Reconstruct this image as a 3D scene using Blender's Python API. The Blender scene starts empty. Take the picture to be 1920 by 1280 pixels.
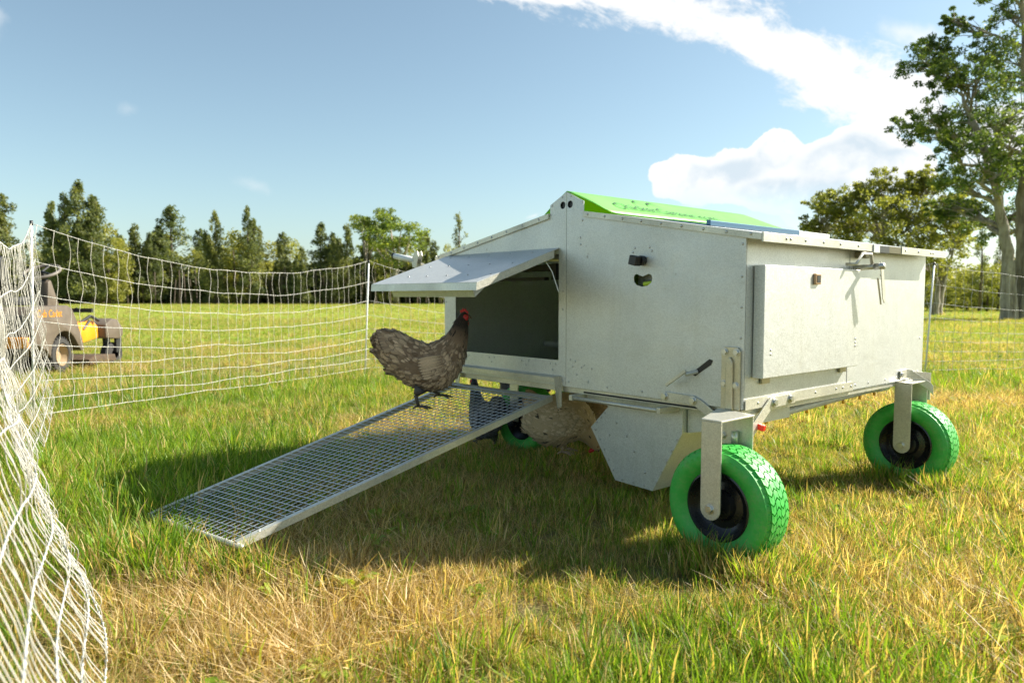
import bpy, bmesh, math, random
import numpy as np
from mathutils import Vector, Matrix, noise as mnoise
R = math.radians
S = bpy.context.scene
COL = S.collection
random.seed(7); RNG = np.random.default_rng(11)

# ------------------------------------------------------------------ camera
CAMH = 0.91
cam_d = bpy.data.cameras.new('camera'); cam = bpy.data.objects.new('camera', cam_d); COL.objects.link(cam)
cam.location = (0, 0, CAMH); cam.rotation_euler = (R(90-3.576), 0, 0)
cam_d.lens = 25.5; cam_d.sensor_width = 36; cam_d.clip_start = .05; cam_d.clip_end = 3000
cam_d.dof.use_dof = True; cam_d.dof.focus_distance = 2.9; cam_d.dof.aperture_fstop = 3.8
S.camera = cam
# ------------------------------------------------------------------ light
SUN_H = Vector((0.969, 0.246, 0)).normalized(); SUN_EL = R(35.5)
sun_dir = Vector((SUN_H.x*math.cos(SUN_EL), SUN_H.y*math.cos(SUN_EL), math.sin(SUN_EL)))
sd = bpy.data.lights.new('sun', 'SUN'); sd.energy = 5.0; sd.angle = R(0.53); sd.color = (1, .94, .83)
so = bpy.data.objects.new('sun', sd); COL.objects.link(so)
so.rotation_euler = sun_dir.to_track_quat('Z', 'Y').to_euler(); so.location = sun_dir*50
S.view_settings.view_transform = 'Standard'; S.view_settings.look = 'None'
S.view_settings.gamma = 1; S.view_settings.use_curve_mapping = False; S.view_settings.exposure = 1.25

# ------------------------------------------------------------------ node helpers
class NT:
    def __init__(s, tree): s.t = tree; tree.nodes.clear()
    def n(s, typ, **kw):
        nd = s.t.nodes.new(typ)
        for k, v in kw.items():
            if k == 'ins':
                for kk, vv in v.items():
                    if isinstance(vv, bpy.types.NodeSocket): s.t.links.new(vv, nd.inputs[kk])
                    else: nd.inputs[kk].default_value = vv
            else: setattr(nd, k, v)
        return nd
    def math(s, op, a, b=0., clamp=False):
        return s.n('ShaderNodeMath', operation=op, use_clamp=clamp, ins={0: a, 1: b}).outputs[0]
    def noise(s, vec, scale, detail=4, rough=.55, dist=0):
        return s.n('ShaderNodeTexNoise', ins={'Vector': vec, 'Scale': scale, 'Detail': detail, 'Roughness': rough, 'Distortion': dist}).outputs['Fac']
    def mapr(s, v, a, b, c=0., d=1., smooth=False):
        m = s.n('ShaderNodeMapRange', ins={0: v, 1: a, 2: b, 3: c, 4: d})
        if smooth: m.interpolation_type = 'SMOOTHSTEP'
        return m.outputs[0]
    def mix(s, f, a, b, mode='MIX'):
        m = s.n('ShaderNodeMix', data_type='RGBA', blend_type=mode)
        for k, v in ((0, f), (6, a), (7, b)):
            if isinstance(v, bpy.types.NodeSocket): s.t.links.new(v, m.inputs[k])
            elif k == 0: m.inputs[0].default_value = v
            else: m.inputs[k].default_value = (*v, 1) if len(v) == 3 else v
        return m.outputs[2]
    def ramp(s, v, pts):
        r = s.n('ShaderNodeValToRGB', ins={0: v}); cr = r.color_ramp
        while len(cr.elements) > 1: cr.elements.remove(cr.elements[-1])
        cr.elements[0].position = pts[0][0]; cr.elements[0].color = (*pts[0][1], 1)
        for p, c in pts[1:]:
            e = cr.elements.new(p); e.color = (*c, 1)
        return r.outputs[0]

# ------------------------------------------------------------------ world / sky
W = bpy.data.worlds.new('World'); S.world = W; W.use_nodes = True
w = NT(W.node_tree)
sky = w.n('ShaderNodeTexSky', sky_type='NISHITA')
sky.sun_disc = False; sky.sun_elevation = SUN_EL; sky.sun_rotation = math.atan2(SUN_H.x, SUN_H.y)
sky.altitude = 0; sky.air_density = 1.0; sky.dust_density = .9; sky.ozone_density = 1.6
tc = w.n('ShaderNodeTexCoord').outputs['Generated']
sep = w.n('ShaderNodeSeparateXYZ', ins={0: tc})
sx, sy, sz = sep.outputs
az = w.math('ARCTAN2', sx, sy)
el = w.math('ARCSINE', sz)
nA = w.noise(tc, 5.5, 8, .62, .35)
nB = w.noise(tc, 16, 6, .6, .2)
nA2 = w.math('SUBTRACT', nA, .5); nB2 = w.math('SUBTRACT', nB, .5)
def azel(px, py):                       # photograph direction -> azimuth, elevation (used to say where clouds hang)
    f = 1360.; dx = (px-960)/f; dy = -(py-640)/f; p = R(3.576)
    v = Vector((dx, math.cos(p)+dy*math.sin(p), -math.sin(p)+dy*math.cos(p))).normalized()
    return math.atan2(v.x, v.y), math.asin(v.z)
def blob(px, py, rx, ry, ang=0.):
    a0, e0 = azel(px, py); rx, ry = rx/1360., ry/1360.
    c, s_ = math.cos(R(ang)), math.sin(R(ang))
    da = w.math('SUBTRACT', az, a0); de = w.math('SUBTRACT', el, e0)
    u = w.math('ADD', w.math('MULTIPLY', da, c/rx), w.math('MULTIPLY', de, s_/rx))
    v = w.math('ADD', w.math('MULTIPLY', da, -s_/ry), w.math('MULTIPLY', de, c/ry))
    d = w.math('SQRT', w.math('ADD', w.math('MULTIPLY', u, u), w.math('MULTIPLY', v, v)))
    return w.math('SUBTRACT', 1., d)
def field(bl, soft):
    m = None
    for b in bl:
        x = blob(*b)
        m = x if m is None else w.n('ShaderNodeMath', operation='SMOOTH_MAX', ins={0: m, 1: x, 2: soft}).outputs[0]
    return m
# wispy band sweeping from the top centre down to the right, and onwards over the top of the frame
band = field([(1000, -35, 260, 62, -12), (1230, 15, 280, 62, -15), (1440, 90, 240, 62, -30), (1560, 150, 150, 60, -30),
              (1650, 190, 150, 95, -10), (1560, 175, 110, 40, 0), (700, -170, 420, 80, -15), (1960, 250, 200, 90, 10), (2300, 200, 300, 120, 0)], .35)
fib = w.n('ShaderNodeMapping', ins={'Vector': w.n('ShaderNodeMapping', ins={'Vector': tc, 'Rotation': (0, R(-22), 0)}).outputs[0], 'Scale': (1, 1, 2.3)}).outputs[0]
fA = w.math('SUBTRACT', w.noise(fib, 4.2, 9, .62, .5), .5); fB = w.math('SUBTRACT', w.noise(fib, 15, 8, .68, .4), .5)
band = w.math('ADD', w.math('ADD', band, w.math('MULTIPLY', fA, 1.7)), w.math('MULTIPLY', fB, 1.6))
nC2 = w.math('SUBTRACT', w.noise(tc, 46, 5, .65, .3), .5)
band = w.math('ADD', band, w.math('MULTIPLY', nC2, .45))
dband = w.mapr(band, .10, .60, 0, .98, True)
cum = field([(1300, 335, 80, 48, 0), (1380, 320, 110, 55, 5), (1450, 290, 60, 48, 0), (1560, 300, 110, 52, 10), (1620, 275, 80, 62, 0), (1670, 310, 70, 60, 0),
             (1480, 355, 200, 46, 0), (1600, 385, 150, 50, 0), (1900, 500, 260, 50, 0)], .2)
vor = w.n('ShaderNodeTexVoronoi', feature='SMOOTH_F1', ins={'Vector': tc, 'Scale': 21., 'Smoothness': .35}).outputs['Distance']
puff = w.math('SUBTRACT', .45, vor)
cumf = w.math('ADD', w.math('ADD', w.math('ADD', cum, w.math('MULTIPLY', nA2, .55)), w.math('MULTIPLY', nB2, .5)), w.math('MULTIPLY', puff, .55))
cumf = w.math('ADD', cumf, w.math('MULTIPLY', nC2, .16))
dcum = w.mapr(cumf, .11, .17, 0, 1, True)
# the cumulus fades into blue haze towards its base
base = w.mapr(el, azel(1500, 410)[1], azel(1500, 330)[1], .22, 1., True)
dcum = w.math('MULTIPLY', dcum, base)
small = field([(1700, 60, 60, 22, -20), (1728, 68, 40, 20, 0), (-20, 30, 28, 40, 0), (1490, 400, 34, 10, -20), (1000, 405, 30, 8, 20), (1310, 380, 30, 12, 0)], .2)
dsm = w.mapr(w.math('ADD', small, w.math('MULTIPLY', nB2, 2.6)), .1, 1.2, 0, .65, True)
faint = w.mapr(w.math('ADD', field([(475, 347, 40, 16, -15), (240, 205, 22, 16, 0)], .1), w.math('MULTIPLY', nC2, 1.5)), 0, 1.2, 0, .22, True)
far = w.mapr(w.noise(w.n('ShaderNodeMapping', ins={'Vector': tc, 'Scale': (1, 1, 2.4)}).outputs[0], 2.6, 7, .6, .4), .60, .75, 0, .85, True)
out = w.mapr(sy, .55, .25, 0, 1, True)       # scattered clouds all round the rest of the sky
far = w.math('MULTIPLY', far, out)
dens = w.math('MAXIMUM', w.math('MAXIMUM', dband, dcum), w.math('MAXIMUM', w.math('MAXIMUM', dsm, faint), far), True)
shd = w.mapr(w.noise(w.n('ShaderNodeMapping', ins={'Vector': tc, 'Location': (.02, 0, .03)}).outputs[0], 9, 5, .6, .3), .38, .62, .80, 1., True)
ccol = w.mix(shd, (.62, .74, .84), (1.0, .995, .98))
cshade = w.math('MULTIPLY', w.mapr(cumf, .26, .60, 0, 1, True), w.mapr(w.math('ADD', w.math('MULTIPLY', nB2, 1.3), w.math('MULTIPLY', puff, .6)), -.14, .14, 1., .15))
ccol = w.mix(w.math('MULTIPLY', cshade, w.mapr(dband, 0, 1, 1, .25)), ccol, (.66, .76, .84))
hs = w.n('ShaderNodeHueSaturation', ins={'Hue': .496, 'Saturation': .84, 'Value': 1.0, 'Color': sky.outputs[0]}).outputs[0]
skyc = w.mix(1., hs, (.94, 1.03, .98), 'MULTIPLY')
cl = w.n('ShaderNodeVectorMath', operation='SCALE', ins={0: ccol, 3: 6.5}).outputs[0]
final = w.mix(dens, skyc, cl)
bg = w.n('ShaderNodeBackground', ins={'Color': final, 'Strength': .072})
w.n('ShaderNodeOutputWorld', ins={0: bg.outputs[0]})
S.cycles.use_denoising = True
S.cycles.max_bounces = 6; S.cycles.diffuse_bounces = 4; S.cycles.glossy_bounces = 3; S.cycles.transparent_max_bounces = 8

# ------------------------------------------------------------------ materials
def mat(name):
    m = bpy.data.materials.new(name); m.use_nodes = True
    return m, NT(m.node_tree)
def simple(name, col, rough=.5, metal=0., var=.0, scale=20., bump=0., bscale=200., spec=.5, coat=0.):
    m, t = mat(name)
    tcn = t.n('ShaderNodeTexCoord').outputs['Object']
    c = col
    ins = {'Roughness': rough, 'Metallic': metal, 'Specular IOR Level': spec, 'Coat Weight': coat}
    if var:
        nz = t.noise(tcn, scale, 5, .6)
        ins['Base Color'] = t.mix(t.mapr(nz, .3, .7), tuple(x*(1-var) for x in col), tuple(min(1, x*(1+var)) for x in col))
        ins['Roughness'] = t.mapr(nz, .3, .7, rough*.85, min(1, rough*1.15))
    else: ins['Base Color'] = (*col, 1)
    if bump:
        ins['Normal'] = t.n('ShaderNodeBump', ins={'Strength': bump, 'Distance': .002, 'Height': t.noise(tcn, bscale, 3)}).outputs[0]
    p = t.n('ShaderNodeBsdfPrincipled', ins=ins)
    t.n('ShaderNodeOutputMaterial', ins={0: p.outputs[0]})
    return m
def galv(name, col, rough, speck=.12, blotch=.06, metal=.6):
    m, t = mat(name)
    tcn = t.n('ShaderNodeTexCoord').outputs['Object']
    v = t.n('ShaderNodeTexVoronoi', ins={'Vector': tcn, 'Scale': 260.}).outputs['Color']
    vs = t.n('ShaderNodeSeparateColor', ins={0: v}).outputs[0]
    big = t.noise(tcn, 3.5, 5, .6); fine = t.noise(tcn, 420, 2, .5)
    streak = t.noise(t.n('ShaderNodeMapping', ins={'Vector': tcn, 'Scale': (18, 18, 1.2)}).outputs[0], 1.5, 4, .6)
    c = t.mix(vs, tuple(x*(1-speck) for x in col), tuple(min(1, x*(1+speck)) for x in col))
    c = t.mix(t.mapr(big, .35, .7), c, t.mix(1., c, tuple([1-2*blotch]*3), 'MULTIPLY'))
    c = t.mix(t.mapr(streak, .55, .8, 0, .5), c, t.mix(1., c, (.86, .85, .80), 'MULTIPLY'))
    rg = t.math('ADD', t.mapr(vs, 0, 1, rough-.06, rough+.06), t.mapr(big, .3, .7, -.04, .05))
    b = t.n('ShaderNodeBump', ins={'Strength': .12, 'Distance': .001, 'Height': fine}).outputs[0]
    b = t.n('ShaderNodeBump', ins={'Strength': .3, 'Distance': .012, 'Height': t.noise(tcn, 5, 2), 'Normal': b}).outputs[0]
    splash = t.math('MULTIPLY', t.mapr(t.noise(tcn, 38, 3, .6), .68, .74), t.mapr(t.noise(tcn, 2.2, 3, .5), .45, .7)); c = t.mix(t.math('MULTIPLY', splash, .55), c, (.24, .20, .14))
    rg = t.math('ADD', rg, t.mapr(t.noise(t.n('ShaderNodeMapping', ins={'Vector': tcn, 'Rotation': (.3, .2, .5), 'Scale': (60, 3, 60)}).outputs[0], 2., 3, .6), .6, .75, 0, .12))
    p = t.n('ShaderNodeBsdfPrincipled', ins={'Base Color': c, 'Roughness': rg, 'Metallic': metal, 'Normal': b})
    t.n('ShaderNodeOutputMaterial', ins={0: p.outputs[0]})
    return m
M = {}
M['sheet'] = galv('galvanised_sheet', (.63, .64, .61), .42, .12, .05, .55)
M['zinc'] = galv('zinc_steel', (.68, .66, .56), .38, .12, .16, .55)
M['weld'] = galv('dipped_steel', (.66, .61, .45), .36, .10, .12, .65)
M['wire'] = simple('wire_steel', (.62, .64, .66), .35, .9)
M['bolt'] = simple('bolt_steel', (.60, .60, .57), .32, .95, .15, 60)
M['rivet'] = simple('rivet_steel', (.52, .52, .50), .35, .9)
m, t = mat('green_cover')
tcn = t.n('ShaderNodeTexCoord').outputs['Object']
gcol = t.mix(t.mapr(t.noise(tcn, 5, 5, .6), .3, .7), (.27, .70, .17), (.31, .74, .21))
a_ = t.n('ShaderNodeBsdfPrincipled', ins={'Base Color': gcol, 'Roughness': .4})
b_ = t.n('ShaderNodeBsdfTranslucent', ins={'Color': (.55, .85, .05, 1)})
mx_ = t.n('ShaderNodeMixShader', ins={0: .35, 1: a_.outputs[0], 2: b_.outputs[0]}); t.n('ShaderNodeOutputMaterial', ins={0: mx_.outputs[0]}); M['green'] = m
M['blue'] = simple('solar_blue', (.05, .12, .20), .25, .3)
M['white'] = simple('white_plastic', (.78, .79, .76), .4, 0, .04, 15)
M['black'] = simple('black_plastic', (.012, .012, .013), .38, 0, .1, 40)
M['rim'] = simple('rim_black', (.012, .012, .013), .28, 0, .2, 25, .1, 90)
M['red'] = simple('red_plastic', (.75, .03, .01), .4)
M['yellow'] = simple('yellow_plastic', (.85, .42, .02), .45)
M['level'] = simple('level_green', (.45, .60, .03), .2)
M['ink'] = simple('dark_green_print', (.03, .10, .03), .55)
M['pvc'] = simple('pvc_pipe', (.62, .62, .58), .4, 0, .08, 12)
def tyre_mat():
    m, t = mat('green_tyre')
    tcn = t.n('ShaderNodeTexCoord').outputs['Object']
    z = t.n('ShaderNodeSeparateXYZ', ins={0: tcn}).outputs[2]
    nz = t.noise(tcn, 14, 5, .65); n2 = t.noise(tcn, 90, 4, .6)
    c = t.mix(t.mapr(nz, .3, .7), (.030, .37, .045), (.045, .46, .06))
    dust = t.math('MULTIPLY', t.mapr(nz, .40, .66), t.mapr(n2, .38, .62, .1, 1.))
    c = t.mix(t.math('MULTIPLY', dust, .5), c, (.24, .30, .13))
    p = t.n('ShaderNodeBsdfPrincipled', ins={'Base Color': c, 'Roughness': t.mapr(n2, .3, .7, .42, .6),
        'Normal': t.n('ShaderNodeBump', ins={'Strength': .15, 'Distance': .002, 'Height': n2}).outputs[0]})
    t.n('ShaderNodeOutputMaterial', ins={0: p.outputs[0]})
    return m
M['tyre'] = tyre_mat()
M['mower_shell'] = simple('mower_shell', (.115, .09, .066), .55, 0, .15, 8, .1, 60)
M['mower_yellow'] = simple('mower_yellow', (.72, .27, .015), .4, 0, .06, 8)
M['mower_black'] = simple('mower_black', (.02, .02, .02), .6, 0, .2, 12)
M['mower_tyre'] = simple('mower_tyre', (.035, .033, .03), .8, 0, .3, 20, .3, 50)
M['mower_rim'] = simple('mower_rim', (.34, .25, .15), .5, 0, .15, 12)
M['rust'] = simple('rusty_deck', (.07, .045, .025), .8, 0, .4, 18)

# ------------------------------------------------------------------ mesh helpers
def link(name, me, m=None, parent=None, **props):
    o = bpy.data.objects.new(name, me); COL.objects.link(o)
    if m is not None and me is not None and hasattr(me, 'materials') and len(me.materials) == 0: me.materials.append(m)
    if parent is not None: o.parent = parent
    for k, v in props.items(): o[k] = v
    return o
def empty(name, loc, rz=0., label=None, cat=None, group=None):
    o = bpy.data.objects.new(name, None); COL.objects.link(o); o.location = loc; o.rotation_euler = (0, 0, rz)
    o.empty_display_size = .1
    tag(o, label, cat, group); return o
def tag(o, label=None, cat=None, group=None, kind=None):
    if label: o['label'] = label
    if cat: o['category'] = cat
    if group: o['group'] = group
    if kind: o['kind'] = kind
class MB:
    def __init__(s): s.v = []; s.f = []
    def add(s, vs, fs):
        b = len(s.v); s.v += [tuple(v) for v in vs]; s.f += [tuple(i+b for i in f) for f in fs]
    def box(s, lo, hi, mtx=None):
        x0, y0, z0 = lo; x1, y1, z1 = hi
        vs = [Vector(p) for p in ((x0,y0,z0),(x1,y0,z0),(x1,y1,z0),(x0,y1,z0),(x0,y0,z1),(x1,y0,z1),(x1,y1,z1),(x0,y1,z1))]
        if mtx: vs = [mtx @ v for v in vs]
        s.add(vs, [(3,2,1,0),(4,5,6,7),(0,1,5,4),(1,2,6,5),(2,3,7,6),(3,0,4,7)])
    def tube(s, pts, r, n=8, cap=True, rs=None):
        pts = [Vector(p) for p in pts]; N = len(pts)
        b = len(s.v); up = None
        for i, p in enumerate(pts):
            t = (pts[min(i+1, N-1)]-pts[max(i-1, 0)]).normalized()
            if up is None:
                a = Vector((0, 0, 1)) if abs(t.z) < .9 else Vector((1, 0, 0))
                up = a.cross(t).normalized()
            up = (up - t*up.dot(t)).normalized(); w2 = t.cross(up)
            rr = rs[i] if rs else r
            for k in range(n):
                a = 2*math.pi*k/n
                s.v.append(tuple(p+up*(math.cos(a)*rr)+w2*(math.sin(a)*rr)))
        for i in range(N-1):
            for k in range(n):
                k2 = (k+1) % n
                s.f.append((b+i*n+k, b+i*n+k2, b+(i+1)*n+k2, b+(i+1)*n+k))
        if cap:
            s.f.append(tuple(b+k for k in range(n))[::-1]); s.f.append(tuple(b+(N-1)*n+k for k in range(n)))
    def lathe(s, prof, n=48, mtx=None, closed=False):      # prof: (axial, radius); axis = local Y
        b = len(s.v); P = len(prof)
        for k in range(n):
            a = 2*math.pi*k/n
            for (y, r) in prof:
                v = Vector((math.cos(a)*r, y, math.sin(a)*r)); s.v.append(tuple(mtx @ v if mtx else v))
        for k in range(n):
            k2 = (k+1) % n
            for j in range(P-1 if not closed else P):
                j2 = (j+1) % P
                s.f.append((b+k*P+j, b+k*P+j2, b+k2*P+j2, b+k2*P+j))
    def sphere(s, c, r, n=6, m=4, sc=(1, 1, 1)):
        c = Vector(c); b = len(s.v)
        for i in range(m+1):
            th = math.pi*i/m
            for k in range(n):
                a = 2*math.pi*k/n
                s.v.append((c.x+r*sc[0]*math.sin(th)*math.cos(a), c.y+r*sc[1]*math.sin(th)*math.sin(a), c.z+r*sc[2]*math.cos(th)))
        for i in range(m):
            for k in range(n):
                k2 = (k+1) % n; s.f.append((b+i*n+k, b+(i+1)*n+k, b+(i+1)*n+k2, b+i*n+k2))
    def prism(s, outline, origin, ax, ay, an, th):         # polygon in (ax, ay), extruded th along an
        o = Vector(origin); ax, ay, an = Vector(ax), Vector(ay), Vector(an); n = len(outline)
        vs = [o+ax*p[0]+ay*p[1] for p in outline]; vs += [v+an*th for v in vs]
        fs = [tuple(range(n))[::-1], tuple(range(n, 2*n))]+[(i, (i+1) % n, (i+1) % n+n, i+n) for i in range(n)]
        s.add(vs, fs)
    def me(s, name, smooth=False, bevel=0.):
        me = bpy.data.meshes.new(name); me.from_pydata(s.v, [], s.f); me.validate()
        bm = bmesh.new(); bm.from_mesh(me)
        bmesh.ops.remove_doubles(bm, verts=bm.verts, dist=1e-6)
        if bevel:
            es = [e for e in bm.edges if len(e.link_faces) == 2 and e.calc_face_angle(0) > .6]
            bmesh.ops.bevel(bm, geom=es, offset=bevel, segments=2, affect='EDGES', profile=.5, clamp_overlap=True)
        bmesh.ops.recalc_face_normals(bm, faces=bm.faces)
        bm.to_mesh(me); bm.free()
        if smooth:
            me.polygons.foreach_set('use_smooth', [True]*len(me.polygons))
            if smooth == 'auto':
                try: me.set_sharp_from_angle(angle=R(35))
                except Exception: pass
        return me
    def obj(s, name, m, parent=None, smooth=False, bevel=0., **props):
        return link(name, s.me(name, smooth, bevel), m, parent, **props)
def plate(name, outline, holes, plane, off, th, m, parent, **props):
    """flat sheet with holes. plane 'y': 2D (x,z) at y=off, thickness towards +y; plane 'x': 2D (y,z) at x=off, thickness towards -x"""
    bm = bmesh.new()
    f3 = (lambda p: (p[0], off, p[1])) if plane == 'y' else (lambda p: (off, p[0], p[1]))
    es = []
    for lp in [outline]+list(holes):
        vs = [bm.verts.new(f3(p)) for p in lp]
        es += [bm.edges.new((vs[i], vs[(i+1) % len(vs)])) for i in range(len(vs))]
    bmesh.ops.triangle_fill(bm, use_beauty=True, use_dissolve=False, edges=es)
    g = bmesh.ops.extrude_face_region(bm, geom=list(bm.faces))
    d = Vector((0, th, 0)) if plane == 'y' else Vector((-th, 0, 0))
    bmesh.ops.translate(bm, vec=d, verts=[e for e in g['geom'] if isinstance(e, bmesh.types.BMVert)])
    bmesh.ops.recalc_face_normals(bm, faces=bm.faces)
    me = bpy.data.meshes.new(name); bm.to_mesh(me); bm.free()
    return link(name, me, m, parent, **props)
def circ(cx, cz, r, n=16): return [(cx+r*math.cos(2*math.pi*k/n), cz+r*math.sin(2*math.pi*k/n)) for k in range(n)]
def np_mesh(name, V, F, smooth=False):
    me = bpy.data.meshes.new(name); V = np.asarray(V, np.float32); F = np.asarray(F, np.int32)
    k = F.shape[1]
    me.vertices.add(len(V)); me.vertices.foreach_set('co', V.ravel())
    me.loops.add(F.size); me.loops.foreach_set('vertex_index', F.ravel())
    me.polygons.add(len(F)); me.polygons.foreach_set('loop_start', np.arange(0, F.size, k, dtype=np.int32))
    try: me.polygons.foreach_set('loop_total', np.full(len(F), k, np.int32))
    except Exception: pass
    if smooth: me.polygons.foreach_set('use_smooth', np.ones(len(F), bool))
    me.update(calc_edges=True)
    return me
def attr(me, name, vals, dom='POINT'):
    a = me.attributes.new(name, 'FLOAT', dom); a.data.foreach_set('value', np.asarray(vals, np.float32))

# ------------------------------------------------------------------ frames
C0 = Vector((.834, 2.590, 0)); ANG = R(-49.229)
EX = Vector((math.cos(ANG), math.sin(ANG), 0)); EY = Vector((-EX.y, EX.x, 0))
def toW(x, y, z=0): return C0+EX*x+EY*y+Vector((0, 0, z))

# ------------------------------------------------------------------ ground
def dryness(x, y):
    """0 lush green .. 1 straw, world metres (numpy arrays)"""
    v = np.zeros_like(x)
    def g(cx, cy, rx, ry, a, k, rot=0.):
        c, s_ = math.cos(R(rot)), math.sin(R(rot))
        u = ((x-cx)*c+(y-cy)*s_)/rx; q = (-(x-cx)*s_+(y-cy)*c)/ry
        return a*np.exp(-(u*u+q*q)**k)
    d = .44
    d = d + g(-.95, 2.2, .55, .55, .50, 1)         # straw by the net, bottom left
    d = d + g(-.2, 2.15, .8, .35, .30, 1)
    d = d + g(-.6, 1.7, .6, .3, .22, 1)
    d = d + g(1.0, 2.35, .6, .35, .22, 1)
    d = d + g(1.75, 3.2, .5, .5, .36, 1)           # by the rear wheel
    d = d + g(2.2, 2.2, .6, .5, .22, 1)
    d = d + g(3.6, 6.1, 2.2, .45, .50, 2)          # worn track behind right
    d = d + g(-1.0, 5.0, .7, .9, .35, 1)
    d = d + g(-.45, 3.9, .5, .6, .28, 1)
    d = d + g(-3.0, 14.5, 2.0, .6, .5, 1)+g(-6.8, 16.5, 1.3, .5, .4, 1)+g(-4.6, 8.4, .35, .35, .5, 1)
    d = d - g(-1.9, 3.9, .9, 1.1, .45, 1.5)        # lush left
    d = d - g(-1.9, 6.2, 1.8, 1.6, .30, 1.5)
    d = d - g(3.8, 8.3, 2.5, 1.2, .40, 2)
    d = d - g(.35, 1.65, .5, .22, .20, 1)
    far = np.clip((y-8)/10, 0, 1); d = d*(1-far)+(.30)*far + far*g(0, 30, 60, 6, .12, 1)
    return d
def vnoise(x, y, s, seed=0):
    return np.array([mnoise.noise((a*s+seed, b*s, seed*1.7)) for a, b in zip(x, y)], np.float32)
# terrain sheet with patchy colour
gb = MB()
rings = [0, 3, 6, 10, 16, 25, 40, 70, 120, 250, 600, 1500]; nseg = 48
gb.v.append((0, 0, 0))
for r_ in rings[1:]:
    for k in range(nseg): gb.v.append((r_*math.cos(2*math.pi*k/nseg), r_*math.sin(2*math.pi*k/nseg), 0))
for k in range(nseg): gb.f.append((0, 1+k, 1+(k+1) % nseg))
for i in range(len(rings)-2):
    for k in range(nseg):
        a = 1+i*nseg; b = a+nseg; gb.f.append((a+k, b+k, b+(k+1) % nseg, a+(k+1) % nseg))
m, t = mat('pasture_ground')
pos = t.n('ShaderNodeNewGeometry').outputs['Position']
n1 = t.noise(pos, .35, 5, .6); n2 = t.noise(pos, 3., 6, .65); n3 = t.noise(pos, 45, 4, .7); n4 = t.noise(t.n('ShaderNodeMapping', ins={'Vector': pos, 'Scale': (.03, .16, 1)}).outputs[0], 1., 5, .6)
yy = t.n('ShaderNodeSeparateXYZ', ins={0: pos}).outputs[1]
near = t.mix(t.mapr(n2, .35, .65), (.14, .16, .045), (.34, .26, .12))
near = t.mix(t.mapr(n3, .3, .7, 0, .45), near, (.12, .10, .045))
farc = t.mix(t.mapr(n1, .3, .7), (.24, .32, .035), (.34, .37, .06))
farc = t.mix(t.mapr(n4, .5, .75, 0, .8), farc, (.36, .34, .10))
farc = t.mix(t.mapr(n3, .35, .75, 0, .35), farc, (.13, .20, .025))
gc = t.mix(t.mapr(yy, 5, 16, 0, 1, True), near, farc)
p = t.n('ShaderNodeBsdfPrincipled', ins={'Base Color': gc, 'Roughness': .95, 'Specular IOR Level': .1,
    'Normal': t.n('ShaderNodeBump', ins={'Strength': .9, 'Distance': .04, 'Height': n3}).outputs[0]})
t.n('ShaderNodeOutputMaterial', ins={0: p.outputs[0]})
gb.obj('ground', m, kind='structure')

# ------------------------------------------------------------------ grass
def grass_mat():
    m, t = mat('grass_blades')
    dry = t.n('ShaderNodeAttribute', attribute_name='dry', attribute_type='INSTANCER').outputs['Fac']
    tone = t.n('ShaderNodeAttribute', attribute_name='tone', attribute_type='INSTANCER').outputs['Fac']
    rnd = t.n('ShaderNodeAttribute', attribute_name='rnd').outputs['Fac']
    rn2 = t.n('ShaderNodeAttribute', attribute_name='rnb').outputs['Fac']
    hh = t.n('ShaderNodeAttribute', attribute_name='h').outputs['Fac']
    isdry = t.mapr(t.math('SUBTRACT', dry, rnd), -.04, .04)
    g = t.ramp(t.math('ADD', t.math('MULTIPLY', rn2, .6), t.math('MULTIPLY', tone, .4)),
               [(0, (.055, .12, .015)), (.3, (.13, .25, .022)), (.6, (.25, .38, .03)), (1, (.46, .50, .09))])
    d = t.ramp(rn2, [(0, (.20, .13, .055)), (.35, (.46, .32, .13)), (.7, (.72, .54, .26)), (1, (.86, .70, .44))])
    c = t.mix(isdry, g, d)
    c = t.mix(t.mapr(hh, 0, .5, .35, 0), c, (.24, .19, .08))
    tipy = t.math('MULTIPLY', t.mapr(hh, .7, 1, 0, .5), t.mapr(rn2, .5, 1))
    c = t.mix(tipy, c, (.42, .32, .12))
    tr = t.mix(1., c, (1.3, 1.25, .5), 'MULTIPLY')
    a = t.n('ShaderNodeBsdfPrincipled', ins={'Base Color': c, 'Roughness': .45, 'Specular IOR Level': .35})
    b = t.n('ShaderNodeBsdfTranslucent', ins={'Color': tr})
    mx = t.n('ShaderNodeMixShader', ins={0: .5, 1: a.outputs[0], 2: b.outputs[0]})
    t.n('ShaderNodeOutputMaterial', ins={0: mx.outputs[0]})
    return m
M['grass'] = grass_mat()
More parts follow.
